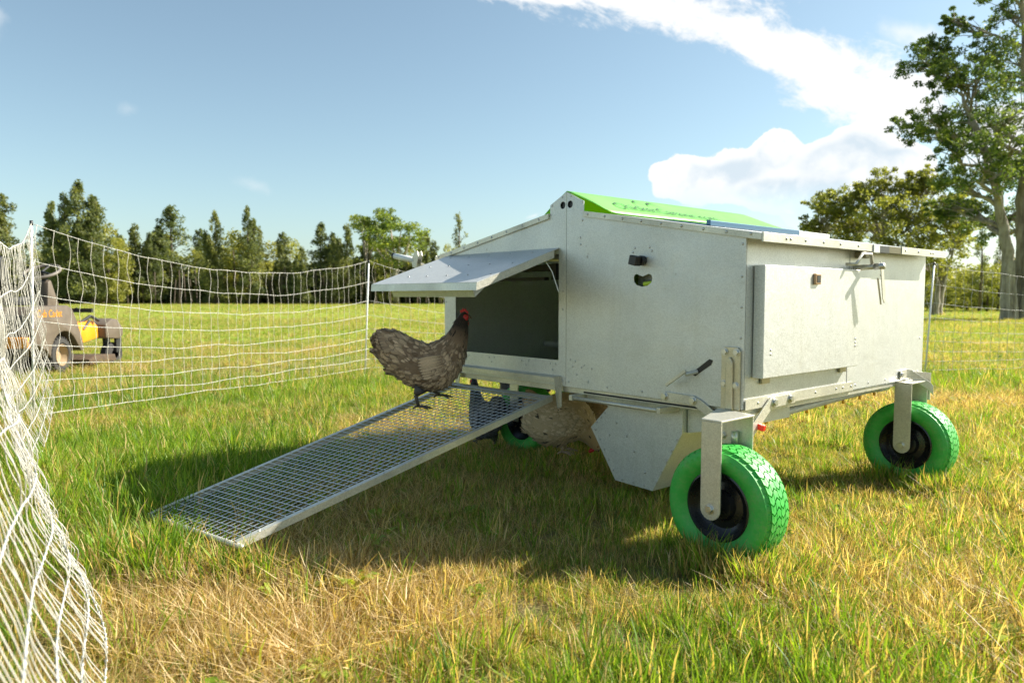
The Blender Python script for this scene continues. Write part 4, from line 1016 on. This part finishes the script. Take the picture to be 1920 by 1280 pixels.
b = MB(); b.box((-.02, 1.55, .40), (.075, 1.556, .535)); b.obj('brace_gusset', ZN, coop, bevel=.001)

# ================================================================== ramp
N0 = Vector((.186, 3.312, .45)); F0_ = Vector((-.313, 3.848, .45)); N1 = Vector((-.903, 2.338, .10)); F1_ = Vector((-1.44, 2.831, .05))
rz = math.atan2(-(N1-N0).y, -(N1-N0).x)
ramp = empty('chicken_ramp', N0, 0, 'sloping wire mesh ramp in a steel frame leading up to the open door', 'ramp')
def RP(u, v, w_=0.):                      # u across 0..1 (near -> far), v down 0..1
    a_ = N0.lerp(F0_, u); c_ = N1.lerp(F1_, u); nrm = (N1-N0).cross(F0_-N0).normalized(); nrm = nrm if nrm.z > 0 else -nrm
    return a_.lerp(c_, v)-N0+nrm*w_
def rail(name, p0, p1, u_in, hgt=.026, wdt=.024):
    """folded angle rail; u_in = direction towards the mesh"""
    d = (p1-p0).normalized(); up_ = Vector((0, 0, 1)); up_ = (up_-d*up_.dot(d)).normalized(); i_ = u_in
    b = MB(); q = []
    for p in (p0, p1):
        q += [p, p+i_*wdt, p+i_*wdt-up_*.003, p+i_*.003-up_*.003, p+i_*.003-up_*hgt, p-up_*hgt]
    b.add(q, [(i, (i+1) % 6, (i+1) % 6+6, i+6) for i in range(6)]+[(5,4,3,2,1,0), (6,7,8,9,10,11)])
    return b.obj(name, ZN, ramp)
ui = (F0_-N0).normalized()
rail('side_rail', RP(0, 0, .004), RP(0, 1, .004), ui); rail('side_rail', RP(1, 0, .004), RP(1, 1, .004), -ui, .03)
vd = (N1-N0).normalized()
rail('end_rail', RP(0, 0, .002), RP(1, 0, .002), vd); 
b = MB(); b.tube([RP(-.04, 1.0, -.01), RP(1.02, 1.0, -.01)], .010, 10); b.obj('foot_bar', ZN, ramp, True)
for i in range(21):
    u = (i+.5)/21; b = MB(); b.tube([RP(u, .0, 0), RP(u, .5, 0), RP(u, 1., 0)], .0014, 5); b.obj('wire', M['wire'], ramp)
nx = 47
for j in range(1, nx):
    v = j/nx; b = MB(); b.tube([RP(0, v, .003), RP(1, v, .003)], .0015, 5); b.obj('wire', M['wire'], ramp)
b = MB()
for k in range(9):
    v = (k+.5)/9
    for u in (.014, .986): b.sphere(RP(u, v, .005), .004, 6, 4, (1, 1, .6))
b.obj('rivet', M['rivet'], ramp, kind='stuff')

# ================================================================== hens
def feather_mat(name, body_lo, body_hi, neck, edge, fleck=0.):
    m, t = mat(name)
    A = lambda n_: t.n('ShaderNodeAttribute', attribute_name=n_).outputs['Fac']
    rnd, lace, nk, tip = A('rnd'), A('lace'), A('neck'), A('tip')
    tcn = t.n('ShaderNodeTexCoord').outputs['Object']
    c = t.mix(rnd, body_lo, body_hi)
    c = t.mix(nk, c, neck)
    c = t.mix(t.mapr(lace, .6, 1, 0, .8), c, edge)
    if fleck: c = t.mix(t.mapr(rnd, 1-fleck, 1-fleck+.01), c, (.05, .04, .03))
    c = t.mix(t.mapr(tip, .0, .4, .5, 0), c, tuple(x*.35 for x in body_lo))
    st = t.noise(t.n('ShaderNodeMapping', ins={'Vector': tcn, 'Scale': (1, 1, 1)}).outputs[0], 240, 2, .5)
    c = t.mix(t.mapr(st, .4, .7, 0, .3), c, tuple(x*.5 for x in body_lo))
    p = t.n('ShaderNodeBsdfPrincipled', ins={'Base Color': c, 'Roughness': .62, 'Specular IOR Level': .25, 'Sheen Weight': .25})
    t.n('ShaderNodeOutputMaterial', ins={0: p.outputs[0]}); return m
M['fe_brown'] = feather_mat('brown_grey_feathers', (.20, .125, .072), (.80, .58, .38), (.016, .011, .008), (.07, .045, .028))
M['fe_cream'] = feather_mat('cream_feathers', (.52, .39, .23), (.80, .64, .43), (.50, .34, .17), (.36, .25, .14), .05)
M['fe_buff'] = feather_mat('buff_feathers', (.26, .17, .09), (.46, .33, .19), (.40, .26, .12), (.24, .15, .08))
M['fe_dark'] = feather_mat('charcoal_feathers', (.022, .022, .025), (.075, .075, .085), (.010, .010, .012), (.012, .012, .014))
M['comb'] = simple('red_comb', (.55, .02, .02), .45, 0, .2, 60, .3, 300)
M['beak'] = simple('horn_beak', (.16, .10, .05), .4)
M['shank'] = simple('slate_shank', (.075, .062, .052), .55, 0, .25, 120, .5, 400)
M['shank_pale'] = simple('pale_shank', (.40, .30, .20), .55, 0, .2, 120)
M['eye'] = simple('hen_eye', (.25, .06, .01), .1)
def cat(P, t_):
    n = len(P)-1; x = min(max(t_*n, 0), n-1e-6); i = int(x); f = x-i
    p0, p1, p2, p3 = P[max(i-1, 0)], P[i], P[i+1], P[min(i+2, n)]
    return .5*((2*p1)+(-p0+p2)*f+(2*p0-5*p1+4*p2-p3)*f*f+(-p0+3*p1-3*p2+p3)*f**3)
K = .000434
def Zp(X, Y): return ((X-700)*K, (1160-Y)*K)
STAND = dict(rings=[(158, 430, 105, 20, -10), (215, 455, 158, 46, -18), (320, 520, 200, 82, -24), (450, 605, 228, 120, -22), (585, 675, 252, 150, -12), (725, 705, 260, 166, 5), (850, 655, 250, 158, 22), (950, 530, 185, 122, 45),
                    (1012, 405, 134, 92, 60), (1048, 285, 98, 70, 72), (1068, 200, 74, 58, 78), (1085, 150, 58, 50, 80), (1092, 112, 38, 36, 85), (1095, 92, 8, 8, 88)],
             tans=None, legs=[((600, 930), (545, 1005), (575, 1128)), ((690, 930), (752, 985), (815, 1035))], head=(1090, 150, 0))
PK = .00286/ .000434      # pecking hen drawn at another scale: 1 px = 2.86 mm
def pk(px, py, hh, hw): return (700+(px-1055)*PK, 1160-(862-py)*PK, hh*PK, hw*PK)
PECK = dict(rings=[pk(990, 764, 12, 5)+(-30,), pk(998, 774, 24, 14)+(-38,), pk(1008, 788, 38, 26)+(-35,), pk(1028, 798, 47, 38)+(-15,), pk(1053, 798, 50, 44)+(-8,), pk(1077, 803, 43, 38)+(-22,), pk(1094, 815, 30, 27)+(-42,),
                   pk(1105, 827, 20, 17)+(-52,), pk(1112, 838, 14, 12)+(-55,), pk(1117, 846, 11, 10)+(-55,), pk(1121, 852, 8, 8)+(-50,), pk(1123, 855, 3, 3)+(-50,)],
            legs=[((700, 930), (690, 1010), (700, 1130)), ((740, 930), (725, 1010), (740, 1130))], head=(pk(1118, 847, 1, 1)[0], pk(1118, 847, 1, 1)[1], -60))
def hen(loc, yaw, pose, fm, shank, label, seed, scale=1., nf=1900, group=None, pitch=0.):
    root = empty('hen', loc, yaw, label, 'hen', 'hens around the chicken house'); root.scale = (scale,)*3; r = np.random.default_rng(seed)
    P = np.array([(*Zp(q_[0], q_[1]), q_[2]*K, q_[3]*K, R(q_[4]) if len(q_) > 4 else -99.) for q_ in pose['rings']])      # x z halfheight halfwidth
    NU, NVv = 60, 28
    def ring(u):
        q = cat(P, u); q1 = cat(P, min(1, u+.015)); q0 = cat(P, max(0, u-.015)); t_ = np.array([q1[0]-q0[0], q1[1]-q0[1]]); t_ /= np.linalg.norm(t_)+1e-9
        if q[4] > -50: t_ = np.array([math.cos(q[4]), math.sin(q[4])])
        return q, t_
    def surf(u, ph, off=0.):
        q, t_ = ring(u); nrm = np.array([-t_[1], t_[0]])
        hh, hw = max(q[2], .002), max(q[3], .002)
        c, s_ = math.cos(ph), math.sin(ph)
        # egg section: flatter back
        return Vector((q[0]+nrm[0]*(hh+off)*s_, (hw+off)*c*(1-.10*s_), q[1]+nrm[1]*(hh+off)*s_))
    b = MB()
    for i in range(NU+1):
        for k in range(NVv): b.v.append(tuple(surf(i/NU, 2*math.pi*k/NVv)))
    for i in range(NU):
        for k in range(NVv): b.f.append((i*NVv+k, i*NVv+(k+1) % NVv, (i+1)*NVv+(k+1) % NVv, (i+1)*NVv+k))
    b.f.append(tuple(range(NVv))[::-1]); b.f.append(tuple(NU*NVv+k for k in range(NVv)))
    nb = len(b.v)
    for s_, (hp, hk, ft) in zip((-1, 1), pose['legs']):       # thigh, shank and toes grow out of the body mesh
        y = s_*.042; H, Kn, Fo = Zp(*hp), Zp(*hk), Zp(*ft)
        b.tube([(H[0], y, H[1]), (Kn[0], y, Kn[1])], .02, 10, rs=[.034, .0125])
        b.tube([(Kn[0], y, Kn[1]), ((Kn[0]+Fo[0])/2, y, (Kn[1]+Fo[1])/2), (Fo[0], y, Fo[1])], .009, 8, rs=[.0105, .0075, .0085])
        for a_, L in ((-32, .055), (0, .068), (32, .055), (175, .028)):
            ca, sa = math.cos(R(a_)), math.sin(R(a_))
            b.tube([(Fo[0], y, Fo[1]), (Fo[0]+ca*L*.5, y+sa*L*.5, Fo[1]-.002), (Fo[0]+ca*L*.85, y+sa*L*.85, Fo[1]-.010), (Fo[0]+ca*L, y+sa*L, Fo[1]-.014)], .005, 6, rs=[.0068, .0055, .0045, .0015])
    me = bpy.data.meshes.new('body'); me.from_pydata(b.v, [], b.f); me.polygons.foreach_set('use_smooth', [True]*len(me.polygons))
    me.materials.append(fm); me.materials.append(shank)
    for p in me.polygons:
        if p.index >= NU*NVv+2:
            p.material_index = 1
    nk = np.zeros(len(b.v)); 
    for i in range(NU+1): nk[i*NVv:(i+1)*NVv] = np.clip((i/NU-.60)/.12, 0, 1)
    attr(me, 'neck', nk); attr(me, 'rnd', np.full(len(b.v), .1)); attr(me, 'lace', np.zeros(len(b.v))); attr(me, 'tip', np.ones(len(b.v)))
    link('body', me, None, root)
    # feathers
    V = []; Fc = []; a_r = []; a_l = []; a_n = []; a_t = []
    def feather(base, d, nrm, L, wd, curl, rv_, nkv, lift=.12):
        d = (d+nrm*lift).normalized(); sd_ = d.cross(nrm).normalized(); nb_ = len(V)
        prof = [(0, .35), (.3, .85), (.62, 1.0), (.86, .78), (1.0, .25)]
        for (q, ww) in prof:
            c_ = base+d*L*q-nrm*(curl*L*q*q)
            for s2 in (-1, 0, 1):
                V.append(c_+sd_*(s2*wd*.5*ww)-nrm*(.22*wd*abs(s2)*ww)); a_r.append(rv_); a_n.append(nkv); a_t.append(q)
                a_l.append(1. if (s2 or q > .95) else 0.)
        for i in range(4):
            o = nb_+3*i; Fc.append((o, o+1, o+4, o+3)); Fc.append((o+1, o+2, o+5, o+4))
    grid = []
    us = []
    # stratified, tail first so later (front) feathers overlap
    for i in range(nf):
        u = .02+.90*((i+r.uniform())/nf)
        q = cat(P, u); us.append(u)
    wts = [max(.2, (cat(P, u)[2]+cat(P, u)[3])) for u in us]
    for u, wt in zip(us, wts):
        reps = 1 if r.uniform() < wt/.09 else 0
        if wt/.09 > 1 and r.uniform() < wt/.09-1: reps = 2
        for _ in range(reps):
            ph = r.uniform(0, 2*math.pi); p_ = surf(u, ph, -.002); pb = surf(max(0, u-.02), ph, -.002); pn = surf(u, ph+.1, -.002)
            q_, tt = ring(u); tv = Vector((-tt[0], 0, -tt[1])); d = pb-p_
            if d.length < 1e-6 or d.normalized().dot(tv) < .55:
                if r.uniform() < .5: continue
                d = tv.copy(); p_ = p_-tv*.012
            d.normalize(); nrm = (pn-p_).cross(d)
            if nrm.length < 1e-9: continue
            nrm.normalize(); q, t_ = ring(u); cen = Vector((q[0], 0, q[1]))
            if nrm.dot(p_-cen) < 0: nrm = -nrm
            nkv = float(np.clip((u-.54)/.12+r.normal(0, .12), 0, 1)); f_ = nkv
            if u < .22: L, wd, lf = r.uniform(.045, .062), r.uniform(.020, .026), .25
            elif u < .62: L, wd, lf = r.uniform(.028, .040), r.uniform(.018, .025), .16
            else: L, wd, lf = r.uniform(.020, .034)*(1.15-u*.3), r.uniform(.006, .011), .08
            if u > .86: L *= .5; wd *= .7
            low = max(0, -math.sin(ph))
            if .2 < u < .6 and low > .5: L *= 1.1; lf += .15; 
            d = (d+Vector((r.normal(0, .12), r.normal(0, .12), r.normal(0, .12)-(.25 if .2 < u < .6 and low > .3 else 0)))).normalized()
            feather(p_, d, nrm, L, wd, .18, r.uniform(), nkv, lf)
    # tail fan
    for s_ in (-1, 1):
        for k in range(8):
            q = k/7; base = Vector((*(lambda z_: (z_[0], s_*.012, z_[1]))(Zp(330, 400)),)) if pose is STAND else surf(.10, math.pi/2-s_*.4*q, -.01)
            if pose is STAND: base = Vector((Zp(300+40*q, 370+120*q)[0], s_*(.010+.02*q), Zp(0, 370+120*q)[1]))
            d = Vector((-1, s_*(.12+.28*q), .42-.62*q)).normalized() if pose is STAND else Vector((-1, s_*.3*q, .5-.5*q)).normalized()
            feather(base, d, Vector((0, s_, .15)).normalized(), .085-.015*q, .03, .10, .2+.3*r.uniform(), 0, .05)
    me = np_mesh('plumage', [tuple(v) for v in V], Fc, True)
    for n_, vv in (('rnd', a_r), ('lace', a_l), ('neck', a_n), ('tip', a_t)): attr(me, n_, vv)
    me.materials.append(fm); link('plumage', me, None, root)
    # wings: a shoulder of small coverts and a stack of long flight feathers
    for s_ in (-1, 1):
        V.clear(); Fc.clear(); a_r.clear(); a_l.clear(); a_n.clear(); a_t.clear()
        um = .36
        for k in range(8):
            q = k/7; ph = (math.pi/2*1.0-s_*(math.pi/2)) ; u0 = .47-.02*q
            ph = (0 if s_ > 0 else math.pi); pv = ph+(s_*(.30-.62*q))
            base = surf(u0, pv, .006+.0012*(7-k)); nrm = Vector((0, s_, .12)).normalized()
            d = Vector((-1, s_*.03, -.16-.16*q)) if pose is STAND else Vector((-1, s_*.03, .02-.10*q))
            feather(base, d.normalized(), nrm, .125-.022*abs(q-.35), .0215, -.02*0, .62+.25*r.uniform(), 0, -.005)
        for k in range(70):
            u = r.uniform(.38, .52); pv = (0 if s_ > 0 else math.pi)+s_*r.uniform(-.45, .40)
            base = surf(u, pv, .006+r.uniform(0, .003)); d = surf(u-.03, pv, .006)-base; nrm = Vector((0, s_, .15)).normalized()
            feather(base, d.normalized(), nrm, r.uniform(.03, .042), r.uniform(.02, .026), .06, .25+.6*r.uniform(), 0, .06)
        me = np_mesh('wing', [tuple(v) for v in V], Fc, True)
        for n_, vv in (('rnd', a_r), ('lace', a_l), ('neck', a_n), ('tip', a_t)): attr(me, n_, vv)
        me.materials.append(fm); link('wing', me, None, root)
    # head furniture
    hx, hz = Zp(*pose['head'][:2]); Mx = Matrix.Translation((hx, 0, hz)) @ Matrix.Rotation(R(-pose['head'][2]), 4, 'Y')
    def hobj(b_, nm, m_): o = b_.obj(nm, m_, root, True); o.matrix_local = Mx; return o
    b = MB(); b.tube([(.012, 0, .002), (.024, 0, .0), (.034, 0, -.006), (.038, 0, -.011)], .008, 8, rs=[.0105, .008, .0038, .001]); hobj(b, 'beak', M['beak'])
    b = MB()
    cpr = [(-.016, .014), (-.020, .034), (-.010, .031), (-.005, .044), (.002, .033), (.008, .042), (.013, .029), (.021, .026), (.022, .006), (0, .010)]
    b.prism(cpr, (0, -.003, 0), (1, 0, 0), (0, 0, 1), (0, 1, 0), .006); o = b.obj('comb', M['comb'], root, True, .001); o.matrix_local = Mx
    b = MB()
    for s_ in (-1, 1):
        b.sphere((.012, s_*.0085, -.034), .0165, 8, 6, (.62, .32, 1.3)); b.sphere((.006, s_*.0180, -.004), .0165, 8, 6, (.95, .38, 1.0))
    hobj(b, 'wattle', M['comb'])
    for s_ in (-1, 1):
        b = MB(); b.sphere((.007, s_*.0245, .004), .0042, 8, 6); hobj(b, 'eye', M['eye'])
    return root
hen((-.40, 3.49, .372), R(9), STAND, M['fe_brown'], M['shank'], 'brown grey hen with dark neck standing on the mesh ramp', 1, 1., 2300)
hen((-.16, 4.25, .0), R(118), STAND, M['fe_dark'], M['shank'], 'charcoal hen on the grass seen through the ramp mesh', 2, .90, 1300)
hen((.27, 3.84, .075), R(-4), PECK, M['fe_cream'], M['shank_pale'], 'cream hen pecking at the grass beside the feed hopper', 3, 1., 1700)
hen((.48, 4.42, .03), R(187), PECK, M['fe_buff'], M['shank_pale'], 'golden buff hen behind the cream hen under the house', 4, 1.05, 1300)
hen((.06, 5.3, .0), R(160), STAND, M['fe_dark'], M['shank'], 'dark hen standing beyond the house, its back just showing under the door sill', 5, .85, 900)

# ================================================================== electric poultry netting
m, t = mat('net_cord'); tcn = t.n('ShaderNodeTexCoord').outputs['Object']
v_ = t.noise(tcn, 130, 2, .5)
c_ = t.mix(t.mapr(v_, .50, .60), (.66, .63, .54), (.22, .25, .27))
p_ = t.n('ShaderNodeBsdfPrincipled', ins={'Base Color': c_, 'Roughness': .55}); t.n('ShaderNodeOutputMaterial', ins={0: p_.outputs[0]}); M['cord'] = m
M['cordw'] = simple('net_cord_plain', (.52, .49, .41), .55, 0, .08, 60)
M['postw'] = simple('white_post', (.74, .75, .74), .35)
FR = [1.0, .815, .65, .52, .40, .31, .22, .13, .05]
def smooth_curve(pts, n=24):
    P = np.array(pts, float); return lambda t_: cat(P, t_)
def net(name, label, top, bot, length, posts, seed, r_s=.0021, r_d=.0016, spacing=.095, belly=None, fr=FR, amp=.024):
    """top(t), bot(t): curves of the head rope and the foot rope"""
    base = Vector(bot(0)); base.z = 0; root = empty(name, base, 0, label, 'fence', 'stretches of white poultry netting'); rr = random.Random(seed)
    def pt(t_, f):
        a_, c_ = Vector(bot(t_)), Vector(top(t_)); p = a_.lerp(c_, f)
        if belly: p += Vector(belly(t_, f))
        return p
    nd = int(length/spacing); ts = [min(1, max(0, (k+.5+rr.uniform(-.16, .16))/nd)) for k in range(nd)]
    jig = {}
    def P(t_, f, fi): 
        p = pt(t_, f); w_ = mnoise.noise((t_*7, fi*3.1, seed))*.03+mnoise.noise((t_*25, fi*1.7, seed+4))*.010
        p.z = max(.012, p.z+w_*math.sin(math.pi*min(1, t_*1.)) ); return p
    for fi, f in enumerate(fr):
        b = MB(); ns = max(24, nd)
        b.tube([P(k/ns, f, fi)-base for k in range(ns+1)], r_s, 5)
        for t_ in ts: b.sphere(P(t_, f, fi)-base, r_s*2.3, 6, 4)
        b.obj('strand', M['cord'], root, True)
    for t_ in ts:
        b = MB(); pts = []; rs = []; sg = rr.choice((-1, 1))
        d = (pt(min(1, t_+.01), 1)-pt(max(0, t_-.01), 1)); d.z = 0; d.normalize(); nr = Vector((-d.y, d.x, 0))
        for fi in range(len(fr)-1):
            p0, p1 = P(t_, fr[fi], fi), P(t_, fr[fi+1], fi+1); am = amp*rr.uniform(.35, 1.3)*sg; sg = sg if rr.random() < .15 else -sg
            for k in range(6):
                q = k/6; w_ = math.sin(math.pi*q)**1.3; p = p0.lerp(p1, q)+d*am*w_*min(1, (p0-p1).length/.2)+nr*am*.4*w_
                p.z = max(.008, p.z); pts.append(p-base)
        pts.append(P(t_, fr[-1], len(fr)-1)-base)
        b.tube(pts, r_d, 5); b.obj('drop_cord', M['cordw'], root, True)
    for (foot, head, spike) in posts:
        f_, h_ = Vector(foot)-base, Vector(head)-base; b = MB(); b.tube([f_, h_], .0085, 10); po = b.obj('post', M['postw'], root, True)
        d = (h_-f_).normalized(); b = MB(); b.tube([h_-d*.03, h_+d*.004], .0105, 10); b.obj('post_cap', M['black'], po, True)
    return root
PL, PM_, PR = Vector((-3.247, 4.94, 0)), Vector((-1.63, 8.25, 0)), Vector((4.63, 8.0, 0))
def straight(a_, b_, ha, hb, sag):
    a_, b_ = Vector(a_), Vector(b_)
    def top(t_): p = a_.lerp(b_, t_); p.z = ha+(hb-ha)*t_-sag*4*t_*(1-t_); return p
    def bot(t_): p = a_.lerp(b_, t_); p.z = .03; return p
    return top, bot
tp, bt = straight(PL, PM_, 1.40, 1.305, .225)
# the whole net hangs with its head rope, lower strands bunch near the ground
net('net_fence', 'white netting sagging between the left post and the middle post in front of the mower', tp, bt, 3.72,
    [((PL.x-.04, PL.y, 0), (PL.x, PL.y, 1.415), 0), ((PM_.x-.05, PM_.y, 0), (PM_.x+.01, PM_.y, 1.31), 0)], 1)
tp, bt = straight(PM_, (1.6, 10.3, 0), 1.31, 1.2, .26)
net('net_fence', 'white netting running from the middle post away behind the house', tp, bt, 3.8, [], 2, spacing=.11)
tp, bt = straight((1.7, 10.3, 0), PR, 1.2, 1.27, .22)
net('net_fence', 'short glimpse of white netting between the house and the right post', tp, bt, 3.7, [((1.65, 10.3, 0), (1.65, 10.3, 1.2), 0)], 3, spacing=.12)
tp, bt = straight(PR, (8.8, 9.2, 0), 1.27, 1.27, .17)
net('net_fence', 'white netting stretching from the right post off the right edge of the photo', tp, bt, 4.3,
    [((PR.x-.055, PR.y, 0), (PR.x+.005, PR.y, 1.275), 0)], 4, spacing=.125)
tc_ = smooth_curve([(-3.247, 4.94, 1.40), (-2.93, 4.38, 1.24), (-2.56, 3.75, 1.165), (-2.22, 3.17, 1.14), (-1.80, 2.5, 1.15), (-1.32, 1.8, 1.2), (-.98, 1.2, 1.25), (-.85, .75, 1.2)])
bc_ = smooth_curve([(-3.15, 4.95, .10), (-2.77, 4.30, .03), (-2.40, 3.65, .02), (-2.12, 3.18, .02), (-1.57, 2.5, .02), (-1.02, 1.80, .03), (-.72, 1.28, .03), (-.34, .78, .03)])
net('net_fence', 'white netting heaped close to the camera along the left edge of the photo', lambda t_: tuple(tc_(t_)), lambda t_: tuple(bc_(t_)), 5.8, [((-.90, .75, 0), (-.86, .75, 1.24), 0)], 5,
    r_s=.0017, r_d=.0011, spacing=.052, belly=lambda t_, f: (-.06*math.sin(math.pi*f)*min(1, t_*3), .0, -.05*math.sin(math.pi*f)*math.sin(math.pi*t_)), amp=.046)

# ================================================================== ride-on mower
mw = empty('ride_on_mower', (-5.30, 8.52, 0), R(3), 'brown and yellow ride-on lawn mower parked behind the net on the left', 'lawn mower')
SHL = M['mower_shell']
def arch(cy, cz, r_, a0, a1, n=10): return [(cy+r_*math.cos(R(a0+(a1-a0)*k/n)), cz+r_*math.sin(R(a0+(a1-a0)*k/n))) for k in range(n+1)]
ol = [(-.62, .40), (-.60, .70), (-.50, .79), (.10, .80), (.20, .76), (.30, .60), (.40, .40), (.44, .26), (.37, .24)]+arch(.02, .21, .29, 35, 180)+[(-.36, .30)]
for nm, x0, x1 in (('fender', -.26, .03), ('fender', -1.02, -.76)):
    b = MB(); b.prism(ol, (x0, 0, 0), (0, 1, 0), (0, 0, 1), (1, 0, 0), x1-x0); fe = b.obj(nm, SHL, mw, 'auto', .012)
b = MB(); b.prism([(-.62, .40), (-.60, .70), (-.50, .785), (.10, .79), (.20, .70), (.30, .45)], (-.755, 0, 0), (0, 1, 0), (0, 0, 1), (1, 0, 0), .49); b.obj('seat_deck', SHL, mw, 'auto', .01)
tm = text_mesh('Cub Cadet', .12)
for v in tm.vertices: v.co = Vector((.0335, -.52+v.co.x*.92, .672+v.co.y))
tm.materials.clear(); link('lettering', tm, M['mower_yellow'], mw)
b = MB(); b.box((-.74, -.42, .80), (-.30, .02, .90)); b.obj('seat', M['mower_black'], mw, 'auto', .03)
b = MB(); b.prism([(-.50, .86), (-.60, 1.32), (-.52, 1.36), (-.38, .9)], (-.75, 0, 0), (0, 1, 0), (0, 0, 1), (1, 0, 0), .46); b.obj('seat_back', M['mower_black'], mw, 'auto', .03)
b = MB(); b.prism([(.14, .78), (.17, 1.08), (.23, 1.11), (.42, .74)], (-.37, 0, 0), (0, 1, 0), (0, 0, 1), (1, 0, 0), .15); b.obj('steering_column', SHL, mw, 'auto', .02)
sw = MB(); c_ = Vector((-.29, .17, 1.20)); pts = []
for k in range(25):
    a_ = 2*math.pi*k/24; pts.append(c_+Vector((math.cos(a_)*.19, math.sin(a_)*.17, math.sin(a_)*.08)))
sw.tube(pts, .019, 8, False); sw = sw.obj('steering_wheel', simple('worn_grip', (.16, .14, .12), .6), mw, True)
b = MB()
for a_ in (90, 210, 330): b.tube([c_, c_+Vector((math.cos(R(a_))*.18, math.sin(R(a_))*.16, math.sin(R(a_))*.075))], .012, 6)
b.tube([c_, c_-Vector((0, -.06, .12))], .03, 8); b.obj('spoke', M['mower_black'], sw)
for x0 in (-.10, -.92):
    b = MB(); b.prism([(.30, .40), (.32, .58), (.72, .60), (.86, .50), (.86, .38), (.44, .33)], (x0, 0, 0), (0, 1, 0), (0, 0, 1), (1, 0, 0), .10); b.obj('frame_beam', M['mower_yellow'], mw, 'auto', .01)
b = MB(); b.box((-.82, .32, .40), (-.10, .84, .44)); b.obj('foot_plate', M['mower_black'], mw)
b = MB(); b.tube([(-.08, .42, .5), (-.10, .40, .74), (-.02, .40, .76)], .014, 6); b.box((-.10, .38, .71), (.16, .42, .76)); b.obj('lever', M['mower_black'], mw)
b = MB(); b.tube([(-.04, .50, .58), (.02, .62, .66), (.06, .74, .60)], .02, 6); b.tube([(.0, .48, .50), (.02, .60, .60)], .016, 6); b.obj('pedal', M['mower_black'], mw)
for x0 in (-.12, -.98):
    b = MB(); b.prism([(.84, .37), (.84, .55), (1.0, .62), (1.16, .60), (1.30, .48), (1.30, .38), (1.20, .34)], (x0, 0, 0), (0, 1, 0), (0, 0, 1), (1, 0, 0), .22); b.obj('bumper_arm', SHL, mw, 'auto', .02)
    b = MB(); b.box((x0+.16, 1.16, .16), (x0+.19, 1.30, .38)); b.box((x0+.01, 1.16, .16), (x0+.04, 1.30, .38)); b.obj('caster_fork', M['mower_black'], mw)
    b = MB(); b.lathe([(-.06, .06), (-.065, .12), (-.04, .155), (.04, .155), (.065, .12), (.06, .06)], 24, Matrix.Translation((x0+.10, 1.20, .14)) @ Matrix.Rotation(R(75), 4, 'Z')); b.obj('caster_wheel', M['mower_tyre'], mw, 'auto')
for x0 in (-.13, -.90):
    mt = Matrix.Translation((x0, .02, .215)) @ Matrix.Rotation(R(90), 4, 'Z')
    b = MB(); b.lathe([(-.10, .12), (-.125, .15), (-.12, .20), (-.07, .222), (.07, .222), (.12, .20), (.125, .15), (.10, .12)], 36, mt); ty = b.obj('rear_tyre', M['mower_tyre'], mw, 'auto')
    b = MB()
    for k in range(26):
        a_ = 2*math.pi*k/26
        for s_ in (-1, 1):
            vs = []
            for (y, da, rr) in ((s_*.005, -.05, .220), (s_*.115, -.02, .206), (s_*.115, .07, .206), (s_*.005, .05, .220), (s_*.005, -.04, .236), (s_*.112, -.01, .220), (s_*.112, .06, .220), (s_*.005, .04, .236)):
                q = a_+da+(.12 if s_ > 0 else 0); vs.append(mt @ Vector((math.cos(q)*rr, y, math.sin(q)*rr)))
            b.add(vs, [(4,5,6,7), (0,1,5,4), (1,2,6,5), (2,3,7,6), (3,0,4,7)])
    b.obj('tyre_lug', M['mower_tyre'], ty, kind='stuff')
    b = MB(); b.lathe([(-.125, .125), (-.12, .13), (-.10, .12), (-.05, .10), (-.04, .05), (-.06, .04), (-.06, .001)], 30, mt); b.obj('rear_rim', M['mower_rim'], ty, 'auto')
b = MB(); b.prism([(.42, .06), (.40, .13), (.60, .17), (1.05, .15), (1.10, .06)], (-1.05, 0, 0), (0, 1, 0), (0, 0, 1), (1, 0, 0), 1.15); b.obj('mower_deck', M['rust'], mw, 'auto', .01)
b = MB(); b.box((-1.02, -.66, .34), (-.0, -.60, .46)); b.obj('rear_bumper', M['mower_yellow'], mw, 'auto', .01)
b = MB(); b.box((-.75, -.58, .22), (-.25, .30, .42)); b.obj('engine_block', M['mower_black'], mw, 'auto', .02)
